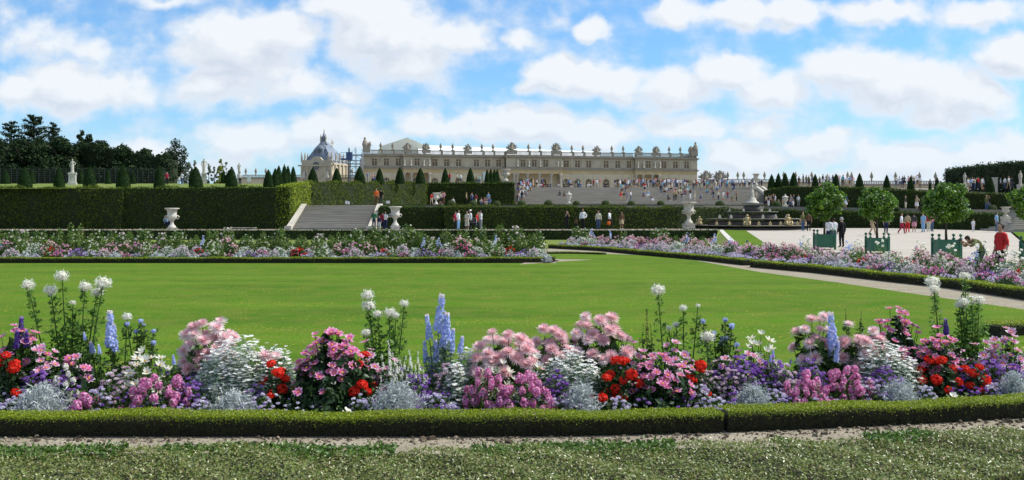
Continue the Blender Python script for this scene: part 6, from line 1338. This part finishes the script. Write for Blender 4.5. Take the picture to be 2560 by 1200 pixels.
# tall plants: explicit heads
def tall(kind, name, heads, base_px, row, label, part, scale, leafy=False, mats=None, cat='flower plant', k=None, lm='mid_leaf', droop=0):
    X0 = (base_px-1280)*9.6/FPX; d = dfront(X0)+row; o = empty(name, ((base_px-1280)*d/FPX, d, .03)); tag(o, label, cat, 'plants in the front flower bed'); mb = MB(); ox = o.location.x
    for i, hd in enumerate(heads):
        px, py = hd[:2]; dd = d+random.uniform(-.12,.12); p = P(px, py, dd); q = Vector((p.x-ox, dd-d, p.z-.03)); f = link(part, fmesh(kind, i % len(FLW[kind]) if k is None else k, part, mats), o)
        ss = scale*(.88 if kind == 'cleome' else 1)*random.uniform(.88,1.12)*(hd[2] if len(hd) > 2 else 1); f.scale = (ss,)*3; f.location = q; lean = (hd[3] if len(hd) > 3 else 0); f.rotation_euler = (random.gauss(0,.08), lean+random.gauss(0,.06), random.random()*6)
        b = Vector((q.x*.35, q.y*.3, 0)); md = Vector((lerp(b.x,q.x,.55+.1*random.random()), q.y*.6, q.z*.55)); mb.tube([b, md, q-Vector((0,0,0 if kind in ('delphinium','seed') else .0))], [.009,.008,.005] if leafy else [.005,.004,.003], 5, 1)
        if leafy:
            n = int(75*q.z); t = rng.uniform(.12,.95,n); pts = np.array([list(b.lerp(md, v/.55) if v < .55 else md.lerp(q, (v-.55)/.45)) for v in t]); a = rng.random(n)*6.28; ln = .13*(1.15-t); off = np.stack([np.cos(a)*ln, np.sin(a)*ln, rng.uniform(-.03,.05,n)],1)
            for s_ in (.55, .8, 1.0): mb.g.append(leaves(pts+off*s_+rng.normal(0,.008,(n,3)), np.tile([0,0,1.],(n,1)), .052, .7, LEAFN if s_ < 1 else LEAF))
    if not mb.g: return o
    if leafy:
        w = .5; p, q = dome(int(leafy), .55 if leafy > 500 else .3, .4, (.92 if leafy > 1000 else .7 if leafy > 500 else .45), .1, .7); mb.g.append(leaves(p, q, .06, .7))
    link('foliage', np_mesh('foliage', mb.g, [M[lm], M['stem']]), o); return o
T = tall
def T(*a, **k):
    if a[0] == 'cleome': k.setdefault('lm', 'cleome_leaf')
    return tall(*a, **k)
PM('cleome_leaf', [(.07,.15,.025),(.12,.23,.04),(.19,.32,.07)], .45, .5)
T('cleome', 'cleome_plant', [(70,712),(127,726),(155,690,1.1),(212,716,.9),(258,708,1.1),(243,731,.85),(182,757,.5)], 178, 1.7, 'tall bushy white cleome with six flower heads at left', 'flower_head', 1.0, 1300)
T('cleome', 'cleome_plant', [(318,792,.85),(274,798,.7)], 300, 1.7, 'short white cleome just right of the tall bushy one', 'flower_head', .9, 160)
T('cleome', 'cleome_plant', [(920,738,1.0),(922,764,1.0),(944,785,.75),(975,782,.95),(990,788,.6),(1011,759,.75),(915,832,.8)], 968, 1.7, 'white cleome with seven heads in the left centre', 'flower_head', 1.0, 750)
T('cleome', 'cleome_plant', [(1645,725,1.05)], 1685, 1.8, 'single tall leaning white cleome right of centre', 'flower_head', 1.05, 300)
T('cleome', 'cleome_plant', [(1708,770,.55),(1745,764,.35),(1690,812,.6),(1672,820,.5)], 1712, 1.8, 'thin airy white cleome beside the single tall one', 'flower_head', 1.0, 200)
T('cleome', 'cleome_plant', [(2331,705,1.05),(2335,722,.8)], 2378, 1.6, 'tall leaning white cleome at the right', 'flower_head', 1.05, 300)
T('cleome', 'cleome_plant', [(2412,690,.9),(2408,755,.9),(2430,752,1.0),(2448,750,.9),(2398,762,.8)], 2430, 1.8, 'bushy white cleome with crowded heads at the right', 'flower_head', 1.0, 1100)
T('delphinium', 'delphinium_plant', [(276,868,1.0),(288,880,.8)], 285, 1.5, 'pale blue delphinium spike at left', 'flower_spike', 1.0, 120, k=0)
T('delphinium', 'delphinium_plant', [(232,880,.7,-.6),(250,885,.55,-.5),(213,850,.4,-.5)], 262, 1.4, 'leaning pale blue delphinium under the left cleome', 'flower_spike', .8, 80, k=1)
T('delphinium', 'delphinium_plant', [(1096,830,1.1,-.12),(1115,850,1.1,.05),(1074,850,.85,-.2),(1108,870,.9),(1128,880,.8,.1),(1150,882,.7,.25),(1065,905,.7),(1092,905,.85),(1078,940,.7),(1112,800,.4)], 1105, 1.45, 'large clump of light blue delphiniums in the centre left', 'flower_spike', .95, 400, lm='grey_leaf')
T('delphinium', 'delphinium_plant', [(2083,868,1.05),(2076,900,.7,-.1),(2090,905,.6)], 2085, 1.35, 'straight blue delphinium spike in the right part', 'flower_spike', 1.0, 120, k=0)
T('delphinium', 'delphinium_plant', [(52,858,.8),(66,866,.6),(40,872,.5)], 58, 1.1, 'deep violet delphinium at the far left', 'flower_spike', .95, 80, mats=('deep_violet_petal','violet_petal'))
T('delphinium', 'delphinium_plant', [(2366,838,.8)], 2368, 1.45, 'deep violet delphinium spike at the right', 'flower_spike', .9, 80, mats=('deep_violet_petal','violet_petal'), k=1)
T('delphinium', 'delphinium_plant', [(435,912,.45)], 438, 1.0, 'single small blue delphinium before the left cactus dahlias', 'flower_spike', .8, 30, k=1)
T('delphinium', 'delphinium_plant', [(1933,895,.4),(1925,905,.35)], 1930, 1.1, 'two small blue delphinium tips in the violet patch', 'flower_spike', .8, 30, k=1)
T('agapanthus', 'agapanthus_plant', [(1757,803),(1805,847,1.0),(1813,800,.9),(1829,815,1.1),(1818,845,1.0),(1803,859,1.0),(1842,862,1.0),(1785,832,.9)], 1808, 1.7, 'round blue flower heads on thin stalks at right', 'flower_head', .66, 60)
T('agapanthus', 'agapanthus_plant', [(352,803,.9),(341,829,1.0),(384,828,1.0),(384,857,1.0),(318,810,.8),(360,812,.6)], 358, 1.6, 'round blue flower heads on thin stalks at left', 'flower_head', .62, 60)
T('cleome', 'allium_plant', [(1770,842,1.0)], 1768, 1.4, 'single round white flower head left of the blue ones', 'flower_head', 1.05, 60)
T('seed', 'seed_spike_plant', [(1618,850,1.1),(1606,850,.6),(1630,852,.6)], 1618, 1.75, 'brown dead seed spike against the lawn', 'seed_spike', .95, 60, lm='mid_leaf')
T('seed', 'seed_spike_plant', [(2115,800,.5),(2151,808,.6)], 2135, 1.9, 'two thin brown seed spikes behind the right cactus dahlias', 'seed_spike', .9, 40)
# low mixed cover so no soil shows between the plants
m = 42000; x = rng.uniform(-6.5, 8.5, m); t = rng.random(m)**.9; dfx = np.array([dfront(v) for v in x]); y = dfx+.38+t*1.75
hz = .05+.20*np.clip(t*1.6,0,1)+.06*np.sin(x*3.1)+.05*np.sin(x*7.7+y*5); z = np.maximum(.03, hz*rng.random(m)**.5)
o = link('ground_cover', np_mesh('ground_cover', [leaves(np.stack([x,y,z],1), np.tile([0,-.3,.8],(m,1)), .055, .8)], [M['mid_leaf']])); tag(o, 'low mixed green foliage filling the front flower bed', 'ground cover', kind='stuff')
m = 1900; x = rng.uniform(-6, 7.5, m); t = rng.random(m); y = np.array([dfront(v) for v in x])+.42+t*1.2; z = .14+.24*t+rng.uniform(-.03,.06,m)
for nm, cl, sel in (('small_lilac_flowers','lilac_petal',0),('small_violet_flowers','violet_petal',1)):
    k = (np.sin(x*2.3+1+sel*2.2)+np.sin(x*5.1+sel)) > .15; V0, F0, M0 = FLW['cluster'][0]
    g = bake(FLW['cluster'][0], np.stack([x,y,z],1)[k], frames(np.tile([0,-.2,1.],(int(k.sum()),1))+rng.normal(0,.2,(int(k.sum()),3))), np.full((int(k.sum()),3), .75))
    o = link(nm, np_mesh(nm, [g], [M[cl]])); tag(o, nm.replace('_',' ')+' scattered low through the front bed', 'flowers', kind='stuff')

# ------------------------------------------------------------------ middle distance and right beds: copies of small clumps
def mini(kind, w, h, fk, mats, lm, nf, nl, lf, sz, folh=.85, up=.5, part='blossoms', top=.25):
    mb = MB(); p, q = dome(nl, w, w*.9, h*folh, .03, .6); mb.g.append(leaves(p, q, lf, .75)); fol = np_mesh('foliage', mb.g, [M[lm]]); bl = None
    if nf:
        v = nrm(rng.normal(size=(nf*6,3))); v[:,2] = np.abs(v[:,2]); v = v[v[:,2] > top][:nf]; p = v*[w/2,w*.45,h]*rng.uniform(.85,1.03,(len(v),1)); pr = FLW[fk][0]
        g = bake(pr, p, frames(nrm(v*(1-up)+np.array([0,-.2,1])*up)), np.full((len(v),3), sz)*rng.uniform(.8,1.2,(len(v),1))); bl = np_mesh(part, [g], [M[x] for x in mats])
    return (kind, fol, bl, part)
def lite(n, R_, l, sq=1): return ballfl(n, R_, l, l*.8, 0, None, sq)
FLW['b1'] = [lite(12,.05,.07,.8)]; FLW['b2'] = [lite(6,.03,.05,.6)]; FLW['b3'] = [lite(18,.045,.06,2.2)]
MIN = dict(
 roseW=mini('rose_bush',1.1,1.45,'b1',('white_petal',),'rose_leaf',26,1500,.11,.9,.95,top=.2), roseP=mini('rose_bush',1.0,1.35,'b1',('pale_petal',),'rose_leaf',24,1400,.11,.95,.93,top=.2), roseG=mini('rose_bush',1.1,1.3,'b1',('cream_petal',),'rose_leaf',8,1500,.12,.6,.98,top=.2),
 pinkd=mini('dahlia_plant',.9,.85,'b1',('pink_petal',),'mid_leaf',34,700,.08,.8,.88), mag=mini('dahlia_plant',.8,.75,'b1',('magenta_petal',),'dark_leaf',26,700,.08,.7,.88), rose=mini('dahlia_plant',.85,.8,'b1',('rose_petal',),'mid_leaf',40,650,.08,.7,.88),
 daisy=mini('daisy_bush',.9,.65,'b2',('white_petal',),'grey_leaf',110,1100,.05,.75,.95), cosm=mini('cosmos_plant',.8,.8,'b1',('cream_petal',),'light_leaf',24,600,.07,.7,.88), red=mini('geranium_plant',.6,.5,'b1',('red_petal',),'dark_leaf',12,600,.07,.9,.88),
 viol=mini('verbena_plant',.9,.5,'b2',('violet_petal',),'mid_leaf',80,650,.06,.85,.88), lil=mini('ageratum_plant',.8,.36,'b2',('lilac_petal',),'mid_leaf',80,450,.06,.85,.88), orch=mini('snapdragon_plant',.7,.42,'b1',('orchid_petal',),'mid_leaf',26,450,.07,.65,.88),
 silv=mini('dusty_miller',.7,.36,'b2',('white_petal',),'silver_leaf',0,500,.09,1,1.0), mauv=mini('phlox_plant',.8,.6,'b2',('mauve_petal',),'grey_leaf',90,550,.06,.9,.9), blue=mini('delphinium_plant',.4,1.0,'b3',('blue_petal',),'mid_leaf',5,260,.07,1.1,.6,.9,top=.6), dviol=mini('delphinium_plant',.4,1.0,'b3',('deep_violet_petal',),'mid_leaf',3,200,.07,1.0,.6,.9,top=.7),
 cleo=mini('cleome_plant',.8,1.35,'b1',('white_petal',),'light_leaf',7,600,.07,1.1,.85,.9,top=.75))
WORD = dict(roseW='white rose bush', roseP='blush pink rose bush', roseG='green rose bush with few blooms', pinkd='soft pink dahlia', mag='dark magenta dahlia', rose='rosy pink dahlia', daisy='white daisy mound', cosm='cream cosmos', red='red geranium', viol='violet verbena', lil='lilac ageratum', orch='orchid pink snapdragon', silv='silver dusty miller', mauv='mauve phlox', blue='blue delphinium', dviol='dark violet delphinium', cleo='white cleome')
FB_ = random.Random(12)
def far_plants(items, where, group):
    """items: (x, y, z, key, scale)"""
    cnt = {}; tot = {}
    for it in items: tot[it[3]] = tot.get(it[3], 0)+1
    for x, y, z, key, s in sorted(items, key=lambda t: t[0]/t[1]):
        kind, fol, bl, part = MIN[key]; cnt[key] = cnt.get(key, 0)+1; o = empty(kind, (x,y,z), FB_.uniform(0,6.28)); hs = FB_.uniform(.88,1.12); o.scale = (s, s, s*hs)
        tag(o, (f'{ORD[cnt[key]-1]} {WORD[key]} from the left {where}' if tot[key] > 1 else f'{WORD[key]} {where}'), 'flower plant', group)
        link('foliage', fol, o)
        if bl: b = link(part, bl, o); b['kind'] = 'stuff'
items = []
# explicit colour accents seen in the photograph (px, row, key)
front = ['silv','lil','mauv','silv','lil','cosm','orch','silv','viol','lil','mauv','silv','orch','lil','cosm']
mid = ['daisy','rose','mauv','pinkd','daisy','viol','cosm','mauv','daisy','pinkd','rose','cosm']
d1, d2, d3, d4 = 42.9, 43.8, 44.8, 46.0
acc1 = {118:'red',145:'orch',250:'red',490:'red',648:'orch',735:'red',745:'red',955:'red',860:'orch',1105:'orch',1155:'mag',1275:'red',1245:'orch'}
px = -30; i = 0
while px < 1375: 
    k = front[i % len(front)]; items.append(((px-1280)*d1/FPX, d1+FB_.uniform(-.15,.25), .03, k, FB_.uniform(.85,1.15))); px += FB_.uniform(24,34); i += 1
for p_, k in acc1.items(): items.append(((p_-1280)*d1/FPX, d1+.35, .12, k, 1.05))
px = -20; i = 0
while px < 1370:
    k = FB_.choice(mid); items.append(((px-1280)*d2/FPX, d2+FB_.uniform(-.2,.2), .05, k, FB_.uniform(.9,1.2))); px += FB_.uniform(30,44)
for p_ in (0,508,1060,1098,1240): items.append(((p_-1280)*d2/FPX, d2, .1, 'blue', .9))
px = -25
while px < 1355:
    k = FB_.choice(['roseG','roseW','roseG','roseW','roseP','cosm','roseG']); items.append(((px-1280)*d3/FPX, d3+FB_.uniform(-.2,.3), .05, k, FB_.uniform(.72,.9))); px += FB_.uniform(34,50)
px = -25
while px < 1350:
    k = FB_.choice(['roseW','roseG','roseW','roseP','roseG'] if px > 700 else ['roseG','roseW','roseG','roseP']); items.append(((px-1280)*d4/FPX, d4+FB_.uniform(-.3,.3), .05, k, FB_.uniform(.82,1.12))); px += FB_.uniform(36,54)
items = [t for t in items if t[0] < 1.35+(46-t[1])*.1]
far_plants(items, 'in the bed across the lawn', 'plants in the straight bed across the lawn')
items = []
def along(poly, off, step, keys, smin, smax, j=.2, z=.04):
    p = np.array(offs(poly, off)); seg = np.linalg.norm(np.diff(p, axis=0), axis=1); cum = np.concatenate([[0], np.cumsum(seg)]); s = .2
    while s < cum[-1]: x = np.interp(s, cum, p[:,0]); y = np.interp(s, cum, p[:,1]); items.append((x+FB_.uniform(-j,j), y+FB_.uniform(-j,j), z, FB_.choice(keys), FB_.uniform(smin,smax))); s += step*FB_.uniform(.8,1.2)
for poly, m_ in ((RB, 1.0),(RB2, 1.0)):
    along(poly, .75, .62, ['silv','lil','mauv','orch','lil','silv','lil'], .8, 1.05)
    along(poly, 1.35, .66, ['mauv','rose','viol','lil','daisy','rose','mauv','orch','silv'], .85, 1.1)
    along(poly, 2.0, .72, ['pinkd','rose','daisy','mauv','cosm','rose','mag','pinkd','blue','red'], .85, 1.1)
    along(poly, 2.75, .8, ['pinkd','rose','daisy','mauv','pinkd','rose','cosm','rose'], .85, 1.1)
    along(poly, 3.5, 1.3, ['pinkd','rose','daisy','cosm','cleo','dviol','rose','pinkd'], .8, 1.0)
def rspot(px, py, d, key, s=1): items.append(((px-1280)*d/FPX, d, .04, key, s))
for px, d, k in ((1462,62,'roseW'),(1440,62.5,'roseW'),(1560,60,'roseG'),(1640,57,'roseW'),(1660,56,'roseW'),(1690,56,'roseG'),(1722,55,'roseW'),(1755,54,'roseG'),(2000,44.5,'blue'),(2130,41,'blue'),(2145,41.5,'cleo'),(2200,40,'cleo'),(2290,38,'dviol'),(2300,38,'cleo'),(2380,35,'cleo'),(2432,31,'blue'),(2446,31.5,'blue'),(2455,31,'cleo'),(2510,29,'cleo'),(2545,28,'cleo')): rspot(px, 0, d, k, .85 if k != 'roseG' else .7)
items = [t for t in items if (t[0]/t[1])*FPX+1280 < 2720 or t[1] > 20]
far_plants(items, 'in the right hand bed', 'plants in the curved bed at the right')
